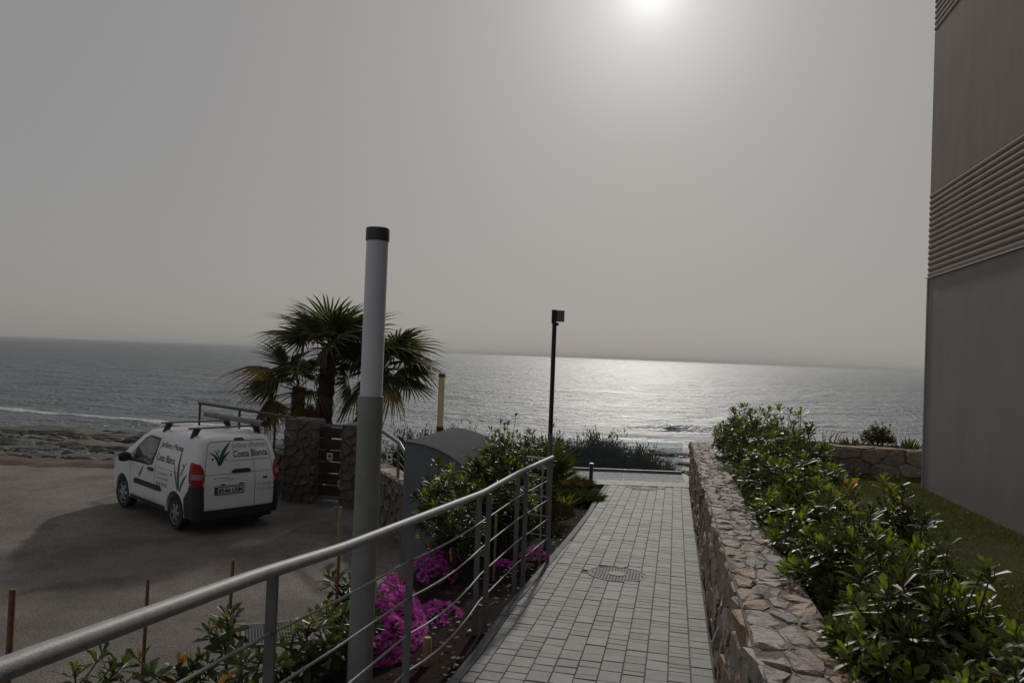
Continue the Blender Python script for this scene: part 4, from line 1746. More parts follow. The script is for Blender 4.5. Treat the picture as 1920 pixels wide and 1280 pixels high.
    patch([[(0.09, 1.66), (-0.17, 1.66), (-0.13, 1.695), (0.05, 1.695)]], 0.02, 1, 'brake_light', M_PLASTIC, thick=0.022)
    patch([[(0.56, 0.865), (-0.12, 0.865), (-0.12, 0.90), (0.56, 0.90)]], 0.008, 1, 'plate_lamp_bar', M_VAN, thick=0.01)
    for s0_ in (0.40, 0.03):
        patch([[(s0_, 0.868), (s0_ - 0.09, 0.868), (s0_ - 0.09, 0.895), (s0_, 0.895)]], 0.011, 1, 'plate_lamp', M_PLASTIC)
    pl = patch([[(0.51, 0.705), (-0.07, 0.705), (-0.07, 0.845), (0.51, 0.845)]], 0.012, 1, 'number_plate', M_PLASTIC, thick=0.012)
    patch([[(0.495, 0.718), (-0.055, 0.718), (-0.055, 0.832), (0.495, 0.832)]], 0.015, 1, 'plate_face', M_PLATE, pl)
    patch([[(0.495, 0.718), (0.455, 0.718), (0.455, 0.832), (0.495, 0.832)]], 0.0165, 1, 'plate_band', M_PLATEB, pl)
    o_ = lettering('8546 LRM', 0.115, 0.44, 0.735, 1, 'plate_lettering', M_INK, True, 0.47, parent=pl, bold=0.003)
    for v in o_.data.vertices:
        v.co.x -= 0.0145
    lettering('Jardines y Piscinas', 0.13, 0.15, 1.52, 1, 'rear_lettering', M_INKG, True, 0.8, bold=0.001)
    lettering('Costa Blanca', 0.17, 0.14, 1.355, 1, 'rear_lettering', M_INK, True, 0.8, bold=0.003)
    patch(strip([(0.2, 1.295), (-0.65, 1.295)], 0.014), 0.0034, 1, 'rear_underline', M_INKG)
    lettering('Tel: 722 828 672', 0.075, -0.335, 0.80, 1, 'rear_lettering', M_INKG, True, 0.42)
    lettering('Tel: 622 288 390', 0.075, -0.335, 0.70, 1, 'rear_lettering', M_INKG, True, 0.42)
    patch(strip([(0.52, 1.0), (0.2, 1.0)], 0.012), 0.0034, 1, 'maker_script', M_INKG)
    patch(strip([(0.36, 0.965), (0.14, 0.965)], 0.01), 0.0034, 1, 'maker_script', M_INKG)
    patch([[(-0.52 + 0.055 * math.cos(2 * math.pi * k / 20), 0.945 + 0.022 * math.sin(2 * math.pi * k / 20)) for k in range(20)]], 0.008, 1, 'oval_badge', M_PLATEB, thick=0.008)
    b0 = (0.43, 1.22)
    patch([blade((b0[0] - 0.015, b0[1]), (b0[0] + 0.0, 1.44), (b0[0] - 0.25, 1.63), 0.075), blade((b0[0] + 0.01, b0[1]), (b0[0] + 0.04, 1.4), (b0[0] + 0.22, 1.46), 0.045),
           blade((b0[0] - 0.045, b0[1] + 0.02), (b0[0] - 0.06, 1.38), (b0[0] - 0.24, 1.47), 0.045), blade((b0[0] + 0.015, 1.33), (b0[0] + 0.03, 1.43), (b0[0] + 0.11, 1.5), 0.03),
           disc((b0[0] + 0.02, 1.48), 0.02), disc((b0[0] + 0.14, 1.34), 0.022), disc((b0[0] - 0.14, 1.32), 0.014)], 0.0034, 1, 'grass_emblem', M_TEAL)
    # windscreen and front
    scr = MB()
    pv = []
    for i in range(9):
        x = 1.66 + (2.62 - 1.66) * i / 8
        for j in range(13):
            y = -0.62 + 1.24 * j / 12
            zc = ZT
            q = deform(np.array([x, y * (0.93 + 0.12 * i / 8), zc]))
            pv.append((q[0] + 0.003, q[1], q[2] + 0.004))
    scr.add(pv, [(i * 13 + j, i * 13 + j + 1, (i + 1) * 13 + j + 1, (i + 1) * 13 + j) for i in range(8) for j in range(12)])
    scr.obj('windscreen', M_GLASSD, t, smooth=True)
    mb = MB()
    mb.box(3.28, 3.385, -0.62, 0.62, 0.27, 0.52)
    mb.obj('front_bumper', M_PLASTIC, t)
    for s_ in (1, -1):
        mb = MB()
        mb.box(3.05, 3.2, s_ * 0.68 - 0.1, s_ * 0.68 + 0.1, 0.72, 0.9)
        mb.obj('headlight', M_CLEARL, t)

    # wheels
    def wheel(x, y, steer=0.0):
        sg = 1 if y > 0 else -1
        mbt = MB()
        mbt.lathe([(0.20, -0.085), (0.285, -0.097), (0.305, -0.085), (0.311, -0.06), (0.311, 0.06), (0.305, 0.085), (0.285, 0.097), (0.20, 0.085)], 40, axis='y')
        w = mbt.obj('wheel', M_TYRE, t, smooth=True, loc=(x, y, 0.311))
        w.rotation_euler = (0, 0, steer)
        mbr = MB()
        mbr.lathe([(0.205, -0.07), (0.215, -0.095), (0.2, -0.075), (0.19, 0.06), (0.19, sg * 0.05)][:3], 40, axis='y')
        # cover: dished disc with six broad spokes and dark openings between them
        mbr = MB()
        yy = sg * 0.088
        mbr.lathe([(0.207, sg * 0.06), (0.212, yy), (0.192, sg * 0.082)], 40, axis='y')
        mbr.obj('rim', M_HUB, w, smooth=True)
        mbd = MB()
        mbd.lathe([(0.195, sg * 0.05), (0.0001, sg * 0.052)], 32, axis='y')
        mbd.obj('brake_disc', M_PLASTIC, w)
        for k in range(6):
            a = 2 * math.pi * k / 6
            mbs = MB()
            pts_ = []
            for rr, hw_, yo in ((0.035, 0.028, 0.097), (0.12, 0.033, 0.09), (0.198, 0.05, 0.081)):
                for sd in (-1, 1):
                    pts_.append((rr * math.cos(a) - sd * hw_ * math.sin(a), sg * yo, rr * math.sin(a) + sd * hw_ * math.cos(a)))
            pts_ += [(p[0], p[1] - sg * 0.02, p[2]) for p in pts_]
            mbs.add(pts_, [(0, 1, 3, 2), (2, 3, 5, 4), (6, 8, 9, 7), (8, 10, 11, 9), (0, 2, 8, 6), (2, 4, 10, 8), (1, 7, 9, 3), (3, 9, 11, 5), (4, 5, 11, 10), (0, 6, 7, 1)])
            mbs.obj('spoke', M_HUB, w)
        mbh = MB()
        mbh.lathe([(0.045, sg * 0.09), (0.042, sg * 0.104), (0.0001, sg * 0.106)], 20, axis='y')
        mbh.obj('hub_cap', M_HUB, w, smooth=True)
    wheel(0.0, 0.755)
    wheel(0.0, -0.755)
    wheel(2.49, 0.755, R(5))
    wheel(2.49, -0.755, R(5))
    # roof bars
    for x in (-0.18, 1.02):
        mb = MB()
        mb.box(x - 0.022, x + 0.022, -0.74, 0.74, 1.845, 1.875)
        bar = mb.obj('roof_bar', M_LIGHTBOX, t)
        for s_ in (1, -1):
            mb = MB()
            mb.add([(x - 0.03, s_ * 0.52, 1.846), (x + 0.03, s_ * 0.52, 1.846), (x + 0.03, s_ * 0.64, 1.846), (x - 0.03, s_ * 0.64, 1.846),
                    (x - 0.035, s_ * 0.60, 1.70), (x + 0.035, s_ * 0.60, 1.70), (x + 0.035, s_ * 0.70, 1.68), (x - 0.035, s_ * 0.70, 1.68)],
                   [(3, 2, 1, 0), (4, 5, 6, 7), (0, 1, 5, 4), (1, 2, 6, 5), (2, 3, 7, 6), (3, 0, 4, 7)])
            mb.obj('bar_foot', M_PLASTIC, bar)
    # pipe lying on the roof bars, a thing of its own
    M = Matrix.Translation(t.location) @ Matrix.Rotation(R(90 + 47.5), 4, 'Z')
    y0 = -0.52
    a, b = M @ Vector((-0.62, y0, 1.937)), M @ Vector((1.72, y0 + 0.05, 1.937))
    p = thing('roof_pipe', tuple(a), 'grey plastic pipe lying on the roof bars of the van', 'pipe')
    d = b - a
    mb = MB()
    mb.tube([(0, 0, 0), tuple(d)], 0.056, 24)
    mb.obj('tube', M_PIPE, p, smooth=True)
    for k in (0.16, 0.78):
        mb = MB()
        mb.tube([tuple(d * k), tuple(d * (k + 0.03))], 0.063, 24)
        mb.obj('coupling', M_PIPE, p, smooth=True)
    mb = MB()
    mb.tube([tuple(d * -0.004), tuple(d * 0.01)], 0.06, 24)
    mb.obj('end_cap', M_PLASTIC, p, smooth=True)


build_van()


# ------------------------------------------------------------------ foliage
LEAF_OB = (np.array([[0, 0, 0], [0.38, 0, 0.0], [0.78, 0, -0.02], [1.0, 0, -0.06], [0.38, 0.11, 0.035], [0.78, 0.17, 0.04], [0.38, -0.11, 0.035], [0.78, -0.17, 0.04]], float),
           np.array([[0, 6, 1], [0, 1, 4], [2, 7, 3], [2, 3, 5]]), np.array([[1, 6, 7, 2], [1, 2, 5, 4]]))
LEAF_LAN = (np.array([[0, 0, 0], [0.35, 0, 0.0], [0.7, 0, -0.03], [1.0, 0, -0.1], [0.35, 0.075, 0.02], [0.7, 0.06, 0.0], [0.35, -0.075, 0.02], [0.7, -0.06, 0.0]], float),
            LEAF_OB[1], LEAF_OB[2])


def leaves_mesh(name, base, dirs, nor, length, width, cols, m, tmpl=LEAF_OB):
    tv, t3, t4 = tmpl
    n = len(base)
    d = dirs / np.linalg.norm(dirs, axis=1, keepdims=True)
    s = np.cross(nor, d)
    s /= np.linalg.norm(s, axis=1, keepdims=True) + 1e-9
    nn = np.cross(d, s)
    L = length[:, None, None]
    V = base[:, None] + L * (tv[None, :, 0:1] * d[:, None] + tv[None, :, 1:2] * (width[:, None, None]) * s[:, None] + tv[None, :, 2:3] * nn[:, None])
    k = len(tv)
    off = (np.arange(n) * k)[:, None, None]
    f3 = (t3[None] + off).reshape(-1, 3)
    f4 = (t4[None] + off).reshape(-1, 4)
    return np_mesh(name, V.reshape(-1, 3), [f3, f4], m, leafcol=np.repeat(cols, k, 0), smooth=False)


def rosettes(cent, axes, nleaf, llen, r, spread=(15, 95), young=None):
    """Whorls of leaves at the shoot tips."""
    n = len(cent)
    a = axes / np.linalg.norm(axes, axis=1, keepdims=True)
    ref = np.where(np.abs(a[:, 2:3]) < 0.9, np.array([[0, 0, 1.0]]), np.array([[1.0, 0, 0]]))
    e1 = np.cross(a, ref)
    e1 /= np.linalg.norm(e1, axis=1, keepdims=True)
    e2 = np.cross(a, e1)
    k = np.arange(nleaf)
    ph = k * 2.399963 + r.uniform(0, 6.28, (n, 1)) + r.normal(0, 0.2, (n, nleaf))
    t = (k + 0.5) / nleaf
    pol = np.radians(spread[0] + (spread[1] - spread[0]) * t)[None] + r.normal(0, 0.13, (n, nleaf))
    rad = np.cos(ph)[..., None] * e1[:, None] + np.sin(ph)[..., None] * e2[:, None]
    d = a[:, None] * np.cos(pol)[..., None] + rad * np.sin(pol)[..., None]
    nor = a[:, None] * np.sin(pol)[..., None] - rad * np.cos(pol)[..., None] + 1e-4
    base = cent[:, None] - a[:, None] * (t * llen * 0.75)[None, :, None] + d * 0.006
    ln = llen * (0.55 + 0.5 * np.minimum(1, t * 1.8))[None] * r.uniform(0.75, 1.2, (n, nleaf))
    return base.reshape(-1, 3), d.reshape(-1, 3), nor.reshape(-1, 3), ln.ravel(), np.broadcast_to(t, (n, nleaf)).ravel(), np.repeat(np.arange(n), nleaf)


DARK, MIDG, YOUNG, DRY = np.array([0.042, 0.053, 0.023]), np.array([0.105, 0.115, 0.048]), np.array([0.23, 0.27, 0.05]), np.array([0.42, 0.2, 0.03])


def shrub(name, label, cat, base, rad, hgt, nros, llen, seed, group=None, young=0.25, m=None, nleaf=11, bud=None, shoots=0, dry=0.004, z_low=0.12, stems=14, tmpl=LEAF_OB, width=1.0,
          dark=DARK, mid=MIDG, flat_top=0.0, youngcol=YOUNG):
    """Evergreen shrub: forking branches and whorls of glossy leaves over an uneven mound."""
    r = np.random.default_rng(seed)
    t = thing(name, base, label, cat, group)
    th = r.uniform(0, 2 * math.pi, nros)
    el = np.arcsin(np.clip(r.uniform(-0.25, 1.0, nros), -1, 1))
    lump = 1 + 0.2 * np.sin(3 * th + seed) * np.cos(2 * el + seed * 0.7) + 0.14 * np.sin(7 * th + 2 * seed) * np.sin(5 * el) + r.normal(0, 0.06, nros)
    rr = lump * np.where(r.random(nros) < 0.72, r.uniform(0.86, 1.03, nros), r.uniform(0.45, 0.86, nros))
    cz = hgt * 0.52
    c = np.stack([np.cos(th) * np.cos(el) * rad[0] * rr, np.sin(th) * np.cos(el) * rad[1] * rr, cz + np.sin(el) * (hgt - cz) * rr], -1)
    c[:, 2] = np.maximum(c[:, 2], z_low + 0.1 * r.random(nros))
    out = c - np.array([0, 0, cz * 0.7])
    out = out / np.linalg.norm(out, axis=1, keepdims=True)
    ax = out * 0.75 + np.array([0, 0, 0.75]) + r.normal(0, 0.22, (nros, 3))
    if shoots:
        k = np.argsort(-c[:, 2])[:shoots * 3][::3]
        c[k, 2] += r.uniform(0.06, 0.24, len(k)) * hgt
        ax[k] = np.array([0, 0, 1.0]) + r.normal(0, 0.2, (len(k), 3))
    b, d, nr, ln, tt, ri = rosettes(c, ax, nleaf, llen, r)
    yg = (r.random(nros) < young) * (0.35 + 0.65 * np.clip((c[:, 2] / hgt - 0.35) * 1.6, 0, 1))
    yl = yg[ri] * np.clip(1.25 - tt * 1.1, 0.1, 1)
    base_c = dark + (mid - dark) * r.random((len(b), 1)) ** 1.5
    col = base_c * (1 - yl[:, None]) + youngcol * yl[:, None] * r.uniform(0.7, 1.2, (len(b), 1))
    isdry = r.random(len(b)) < dry
    col[isdry] = DRY * r.uniform(0.6, 1.3, (isdry.sum(), 1))
    me = leaves_mesh('foliage', b, d, nr, ln, np.full(len(b), width) * r.uniform(0.85, 1.2, len(b)), col, m or M_LEAF, tmpl)
    link('foliage', me, t)
    mb = MB()
    hub = [Vector((r.uniform(-0.3, 0.3) * rad[0], r.uniform(-0.3, 0.3) * rad[1], cz * r.uniform(0.45, 0.9))) for _ in range(stems)]
    for h_ in hub:
        b0 = Vector((h_.x * 0.35, h_.y * 0.35, -0.1))
        mb.tube([b0, b0.lerp(h_, 0.5) + Vector((r.normal(0, 0.03), r.normal(0, 0.03), 0)), h_], [0.016, 0.012, 0.008], 6, caps=False)
    pick = np.arange(nros) if shoots and nros < 90 else r.choice(nros, min(nros, 150), replace=False)
    if shoots:
        pick = np.unique(np.concatenate([pick, k]))
    for i in pick:
        tip = Vector(c[i])
        h_ = min(hub, key=lambda q: (q - tip).length)
        mid_ = h_.lerp(tip, 0.55) + Vector((r.normal(0, 0.02), r.normal(0, 0.02), r.normal(0.0, 0.02)))
        mb.tube([h_, mid_, tip], [0.007, 0.005, 0.0035], 5, caps=False)
    mb.obj('branches', M_BARK, t, recalc=False)
    return t


def PZ(u, v, z):
    x, y = P(u, v)
    return (x, y, z)


HG = 'evergreen shrubs of the hedge behind the stone wall'


def lawn_z(u, v):
    return 4.28 - 0.0145 * P(u, v)[1] - 0.03


HEDGE = [
    (-3.0, 0.80, 0.65, 0.42, 0.80, 300, 'nearest dark glossy hedge shrub at the bottom right corner'),
    (-2.0, 0.76, 0.62, 0.40, 0.84, 340, 'glossy hedge shrub hanging over the nearest end of the stone wall'),
    (-1.3, 0.92, 0.5, 0.32, 0.82, 300, 'hedge shrub with pale green tips along the lower right edge of the lawn'),
    (-0.75, 0.74, 0.58, 0.36, 0.84, 300, 'second dark hedge shrub against the near half of the stone wall'),
    (-0.3, 1.12, 0.22, 0.2, 0.96, 80, 'hedge shrub with a tall yellow green shoot standing over the lawn'),
    (0.4, 0.76, 0.62, 0.37, 0.82, 320, 'hedge shrub with bright fresh tips halfway along the stone wall'),
    (1.2, 0.80, 0.55, 0.38, 0.88, 280, 'hedge shrub bulging onto the lawn below the orange leaf'),
    (2.1, 0.86, 0.62, 0.46, 0.96, 320, 'hedge shrub with orange withered leaf, in front of the tall far bushes'),
    (3.2, 0.94, 0.68, 0.52, 1.08, 340, 'tallest hedge bush with loose shoots above the planter wall'),
    (4.6, 0.92, 0.75, 0.52, 1.08, 300, 'tall leafy hedge bush left of the loose shoots, seen against the sea'),
    (6.2, 0.84, 0.85, 0.46, 1.06, 280, 'far hedge bush with reddish top whorls against the sea glitter'),
    (8.0, 0.80, 0.85, 0.44, 1.02, 260, 'farthest hedge bush reaching over the end of the stone wall'),
]
for i, (u, v, ru, rv, h, n, lab) in enumerate(HEDGE):
    o = shrub('hedge_shrub', lab, 'shrub', PZ(u, v, lawn_z(u, v)), (rv, ru), h, int(n * 1.2), 0.09 if u < 2.6 else 0.095, 100 + i, HG, young=0.55 if i in (2, 4, 5, 6) else 0.38,
              shoots=8 if u < 1 else 9, stems=12, nleaf=12, dry=0.003)
    o.rotation_euler = (0, 0, -PA)

# two big withered orange leaves caught in the hedge
def big_leaf(name, label, p, d, nor, ln, w, col, cat='leaf'):
    me = leaves_mesh(name, np.array([[0, 0, 0.0]]), np.array([d], float), np.array([nor], float), np.array([ln]), np.array([w]), np.array([col]), M_LEAF2)
    tag(link(name, me, loc=p), label, cat)


x, y = P(1.9, 1.3)
big_leaf('withered_leaf', 'orange withered leaf hanging at the lawn side of the hedge', (x, y - 0.1, 5.0), (-0.9, -0.2, -0.42), (0.2, -0.9, 0.35), 0.19, 1.5, (0.55, 0.25, 0.03))
x, y = P(-1.55, 0.52)
big_leaf('withered_leaf', 'orange withered leaf lying on the hedge edge by the near stone wall', (x, y, 4.76), (-0.8, -0.35, -0.42), (0.2, -0.6, 0.7), 0.12, 1.3, (0.5, 0.24, 0.05))

# shrubs between the handrail and the container
OG = 'glossy shrubs between the handrail and the container'
LEFT_SHRUBS = [
    (-0.66, 9.55, 0.42, 0.45, 0.98, 170, 'glossy shrub with open whorls in front of the container lid'),
    (-0.9, 10.4, 0.34, 0.4, 0.92, 110, 'glossy shrub left of the others, against the container side panel'),
    (-0.1, 10.5, 0.48, 0.5, 1.3, 220, 'dense glossy shrub right behind the bend of the handrail'),
    (0.0, 11.8, 0.62, 0.55, 1.5, 240, 'bushy shrub with rusty tips beside the right end of the container'),
    (0.42, 13.2, 0.6, 0.5, 1.32, 200, 'dark shrub behind the floodlight pole, left of the small fan palm'),
    (0.05, 9.4, 0.38, 0.34, 0.95, 130, 'low shrub just behind the last handrail posts'),
    (-0.55, 8.2, 0.34, 0.32, 0.92, 100, 'young shrub behind the double handrail post'),
]
for i, (x, y, rx, ry, h, n, lab) in enumerate(LEFT_SHRUBS):
    zb = float(bed_z(np.array(x), np.array(y))) - 0.02
    top = zpath(y) + h * 0.86
    shrub('garden_shrub', lab, 'shrub', (x, y, zb), (rx, ry), top - zb, int(n * 1.2), 0.115 if i < 3 else 0.085, 200 + i, OG, young=0.3, shoots=2 if i < 2 else 5, dry=0.02, z_low=0.3 * (top - zb), stems=9, nleaf=12,
          dark=np.array([0.03, 0.05, 0.018]), mid=np.array([0.06, 0.085, 0.03]))

# staked saplings along the car park
SG = 'staked saplings beside the car park'


def sapling(x, y, top, seed, label, n=14, spread=0.3, llen=0.135, ztop=None):
    r = np.random.default_rng(seed)
    zb = float(bed_z(np.array(x), np.array(y)))
    t = thing('sapling', (x, y, zb), label, 'sapling', SG)
    h = top - zb
    mb = MB()
    c, ax = [], []
    main = [Vector((0, 0, -0.05))]
    for k in range(1, 6):
        main.append(Vector((r.normal(0, 0.025), r.normal(0, 0.025), h * 0.9 * k / 5)))
    mb.tube(main, [0.014, 0.013, 0.011, 0.009, 0.007, 0.005], 7)
    c.append(main[-1])
    ax.append((0, 0, 1))
    for _ in range(n):
        f = r.uniform(0.35, 0.97)
        k = f * 5
        i = min(4, int(k))
        p = main[i].lerp(main[i + 1], k - i)
        a = r.uniform(0, 6.28)
        ln = spread * r.uniform(0.35, 1.0)
        tip = p + Vector((math.cos(a) * ln, math.sin(a) * ln, ln * r.uniform(0.2, 0.9)))
        mb.tube([p, p.lerp(tip, 0.5) + Vector((0, 0, -0.02)), tip], [0.006, 0.005, 0.004], 6, caps=False)
        c.append(tip)
        ax.append((tip - p) + Vector((0, 0, 0.15)))
    c, ax = np.array([tuple(q) for q in c]), np.array([tuple(q) for q in ax])
    b, d, nr, l_, tt, ri = rosettes(c, ax, 13, llen, r, (20, 105))
    col = np.array([0.03, 0.05, 0.02]) + (np.array([0.075, 0.1, 0.04]) - np.array([0.03, 0.05, 0.02])) * r.random((len(b), 1))
    yl = (r.random(len(c)) < 0.25)[ri] & (tt < 0.5)
    col[yl] = YOUNG * 0.8
    dr = r.random(len(b)) < 0.035
    col[dr] = DRY * r.uniform(0.6, 1.1, (dr.sum(), 1))
    link('foliage', leaves_mesh('foliage', b, d, nr, l_, np.full(len(b), 1.0), col, M_LEAF), t)
    mb.obj('stem', M_BARK, t, smooth=True)


sapling(-2.72, 4.85, 4.02, 301, 'bushy sapling at the lower left under the nearest handrail', 16, 0.36)
sapling(-2.2, 5.0, 3.98, 302, 'leafy sapling with an orange leaf below the nearest handrail', 16, 0.34)
sapling(-1.92, 5.35, 4.22, 303, 'sapling rising above the handrail beside the red stake', 9, 0.22)
sapling(-1.62, 5.0, 4.0, 304, 'sapling with fresh green tips left of the handrail post', 13, 0.3)
sapling(-1.35, 5.3, 4.14, 305, 'tall sapling seen either side of the handrail post', 10, 0.2)
sapling(-1.2, 5.9, 3.95, 306, 'sapling with yellowing leaves left of the lamp column', 15, 0.28)
sapling(-1.42, 6.6, 4.05, 307, 'thin sapling tied to a stake just left of the lamp column', 6, 0.16)
sapling(-3.12, 4.5, 3.85, 308, 'drooping sapling in the bottom left corner', 8, 0.3)
sapling(-1.12, 5.55, 3.95, 309, 'small sapling in front of the magenta flowers', 7, 0.2)


def stake(x, y, ztop, rad, m, label, tilt=(0, 0), zb=None):
    z0 = float(bed_z(np.array(x), np.array(y))) - 0.2 if zb is None else zb
    mb = MB()
    h = ztop - z0
    mb.tube([(0, 0, 0), (tilt[0] * h * 0.5, tilt[1] * h * 0.5, h * 0.5), (tilt[0] * h, tilt[1] * h, h - 0.012), (tilt[0] * h, tilt[1] * h, h)], [rad, rad * 0.98, rad * 0.96, rad * 0.7], 9)
    o = mb.obj('wooden_stake', m, loc=(x, y, z0), smooth=True)
    tag(o, label, 'stake', 'wooden plant stakes')


stake(-3.2, 4.9, 4.35, 0.022, M_WOOD, 'thick brown stake at the left edge of the picture', (0.004, 0))
stake(-2.62, 5.5, 4.26, 0.013, M_WOOD, 'brown stake second from the left edge', (0.012, 0))
stake(-2.2, 6.0, 4.28, 0.014, M_WOOD, 'reddish stake rising behind the handrail in the middle of the saplings', (0.02, 0))
stake(-1.44, 6.5, 4.21, 0.014, M_WOOD, 'red brown stake just left of the lamp column below the handrail', (0.012, 0))
stake(-1.98, 9.0, 4.1, 0.02, M_BAMBOO, 'pale cut stake standing on the asphalt in front of the gate', (0.0, 0))
stake(-0.56, 5.75, 3.82, 0.036, M_BAMBOO, 'stout pale timber stake behind the handrail post at the flowers', (0, 0))
stake(-0.62, 8.9, 4.35, 0.022, M_BAMBOO, 'pale stake among the shrubs in front of the container', (0, 0))
stake(-0.28, 8.3, 4.3, 0.02, M_WOOD, 'brown stake behind the handrail rods left of the double post', (0, 0))
stake(-0.1, 8.2, 4.25, 0.014, M_BAMBOO, 'thin cane right next to the double handrail post', (0, 0))


# ------------------------------------------------------------------ magenta flowers
def flower_patch(label, cx_, cy_, rx, ry, n, hump, seed, pale=0.08):
    r = np.random.default_rng(seed)
    zb = float(bed_z(np.array(cx_), np.array(cy_)))
    t = thing('flowering_plant', (cx_, cy_, zb), label, 'flowers', 'magenta flowering ground cover plants')
    a, q = r.uniform(0, 6.28, n), np.sqrt(r.random(n))
    x, y = np.cos(a) * q * rx, np.sin(a) * q * ry
    z = bed_z(cx_ + x, cy_ + y) - zb + hump * np.clip(1 - q ** 2.2, 0, 1) * (0.75 + 0.35 * np.sin(x * 17 + seed) * np.cos(y * 14)) + r.uniform(0.0, 0.03, n)
    # green shoots
    ng = int(n * 0.8)
    b = np.stack([x[:ng], y[:ng], z[:ng] - 0.03], -1)
    d = np.stack([r.normal(0, 0.6, ng), r.normal(0, 0.6, ng), r.uniform(0.5, 1.3, ng)], -1)
    col = np.array([0.05, 0.06, 0.03]) * r.uniform(0.6, 1.4, (ng, 1))
    link('foliage', leaves_mesh('foliage', b, d, np.cross(d, r.normal(0, 1, (ng, 3))) + 1e-3, r.uniform(0.03, 0.06, ng), np.full(ng, 0.8), col, M_LEAF2, LEAF_LAN), t)
    # each flower: six narrow petals in a shallow cup
    k = 6
    ph = (np.arange(k) * 2 * math.pi / k)[None] + r.uniform(0, 6.28, (n, 1))
    up = np.stack([r.normal(0, 0.35, n), r.normal(-0.25, 0.35, n), np.ones(n)], -1)
    up /= np.linalg.norm(up, axis=1, keepdims=True)
    e1 = np.cross(up, np.array([[0, 1.0, 0.1]]))
    e1 /= np.linalg.norm(e1, axis=1, keepdims=True)
    e2 = np.cross(up, e1)
    d = (np.cos(ph)[..., None] * e1[:, None] + np.sin(ph)[..., None] * e2[:, None]) + 0.35 * up[:, None]
    base = np.repeat(np.stack([x, y, z], -1), k, 0)
    col = np.array([0.8, 0.055, 0.7]) * r.uniform(0.45, 1.25, (n, 1)) + np.array([0.14, 0.03, 0.03]) * r.random((n, 1))
    pl_ = r.random(n) < pale
    col[pl_] = np.array([0.75, 0.42, 0.7])
    link('blossoms', leaves_mesh('blossoms', base, d.reshape(-1, 3), np.repeat(up, k, 0), np.repeat(r.uniform(0.016, 0.026, n), k), np.full(n * k, 1.5), np.repeat(col, k, 0), M_PETAL, LEAF_LAN), t)


flower_patch('large cushion of magenta flowers right of the lamp column', -0.95, 6.35, 0.32, 0.75, 3800, 0.44, 401)
flower_patch('magenta flowers spilling lower right behind the handrail post', -0.58, 6.9, 0.22, 0.3, 300, 0.12, 402, 0.02)
flower_patch('deep magenta flowers below the container side panel', -0.85, 9.1, 0.4, 0.3, 500, 0.2, 403, 0.02)
flower_patch('small magenta flower clump at the path edge by the handrail end', 0.4, 9.35, 0.2, 0.17, 420, 0.13, 404, 0.03)
flower_patch('tiny magenta flower clump behind the second double post', 0.02, 8.9, 0.12, 0.12, 120, 0.06, 405, 0.02)
flower_patch('magenta flower tuft beside the timber stake', -0.72, 8.2, 0.22, 0.3, 420, 0.24, 406, 0.1)


# ------------------------------------------------------------------ palms
def frond_mesh(name, seed, pet, blade, col, coltip, droop, span=118, nseg=30):
    """Fan leaf: thorny stalk along +x, pleated blade, free drooping tips."""
    r = np.random.default_rng(seed)
    V, F3, F4, C = [], [], [], []

    def stalk(s):
        return np.array([pet * s, 0, 0.1 * pet * math.sin(s * 1.9) - droop * 0.16 * pet * s * s])
    n = 7
    for i in range(n + 1):
        p = stalk(i / n)
        w = 0.03 - 0.018 * i / n
        for q in ((0, w, 0), (0, 0, w * 0.7), (0, -w, 0), (0, 0, -w * 0.5)):
            V.append(p + np.array(q))
            C.append(np.array([0.1, 0.07, 0.035]) if i < 4 else np.array([0.07, 0.075, 0.02]))
    for i in range(n):
        for k in range(4):
            F4.append((i * 4 + k, i * 4 + (k + 1) % 4, (i + 1) * 4 + (k + 1) % 4, (i + 1) * 4 + k))
    hub = stalk(1.0)
    tdir = stalk(1.0) - stalk(0.9)
    tdir /= np.linalg.norm(tdir)
    side = np.array([0, 1.0, 0])
    up = np.cross(tdir, side)
    for k in range(nseg):
        a = math.radians(-span + 2 * span * (k + 0.5) / nseg)
        da = math.radians(span / nseg)
        ln = blade * (0.72 + 0.28 * math.cos(a * 0.75)) * r.uniform(0.9, 1.1)
        fold = 0.30 * abs(math.sin(a)) + 0.02

        def pt(ang, rr, lift=0.0):
            q = tdir * math.cos(ang) * rr + side * math.sin(ang) * rr
            sag = -droop * 0.3 * (rr / blade) ** 2 * blade - fold * rr * 0.45
            return hub + q + up * (lift + sag)
        b = len(V)
        spl = r.uniform(0.42, 0.56)
        bend = r.uniform(0.4, 1.3) * droop
        tw = r.normal(0, 0.05)
        tipd = np.array([0, 0, -1.0])
        V += [pt(a, 0.02), pt(a - da, ln * 0.33, -0.008), pt(a, ln * 0.33, 0.012), pt(a + da, ln * 0.33, -0.008),
              pt(a - da * 0.93, ln * spl, -0.008), pt(a, ln * spl, 0.016), pt(a + da * 0.93, ln * spl, -0.008),
              pt(a - da * 0.3 + tw, ln * 0.8) + tipd * 0.05 * bend * ln, pt(a + da * 0.3 + tw, ln * 0.8) + tipd * 0.05 * bend * ln,
              pt(a + tw * 1.6, ln * r.uniform(0.96, 1.06)) + tipd * 0.2 * bend * ln]
        cc = np.array(col) * r.uniform(0.75, 1.25)
        ct = np.array(coltip) * r.uniform(0.7, 1.3)
        C += [cc, cc, cc, cc, cc, cc, cc, (cc + ct) / 2, (cc + ct) / 2, ct]
        F3 += [(b, b + 1, b + 2), (b, b + 2, b + 3), (b + 7, b + 9, b + 8), (b + 5, b + 7, b + 8)]
        F4 += [(b + 1, b + 4, b + 5, b + 2), (b + 2, b + 5, b + 6, b + 3)]
        F3 += [(b + 4, b + 7, b + 5), (b + 5, b + 8, b + 6)]
    return np_mesh(name, np.array(V), [np.array(F3), np.array(F4)], M_PALM, leafcol=np.array(C))


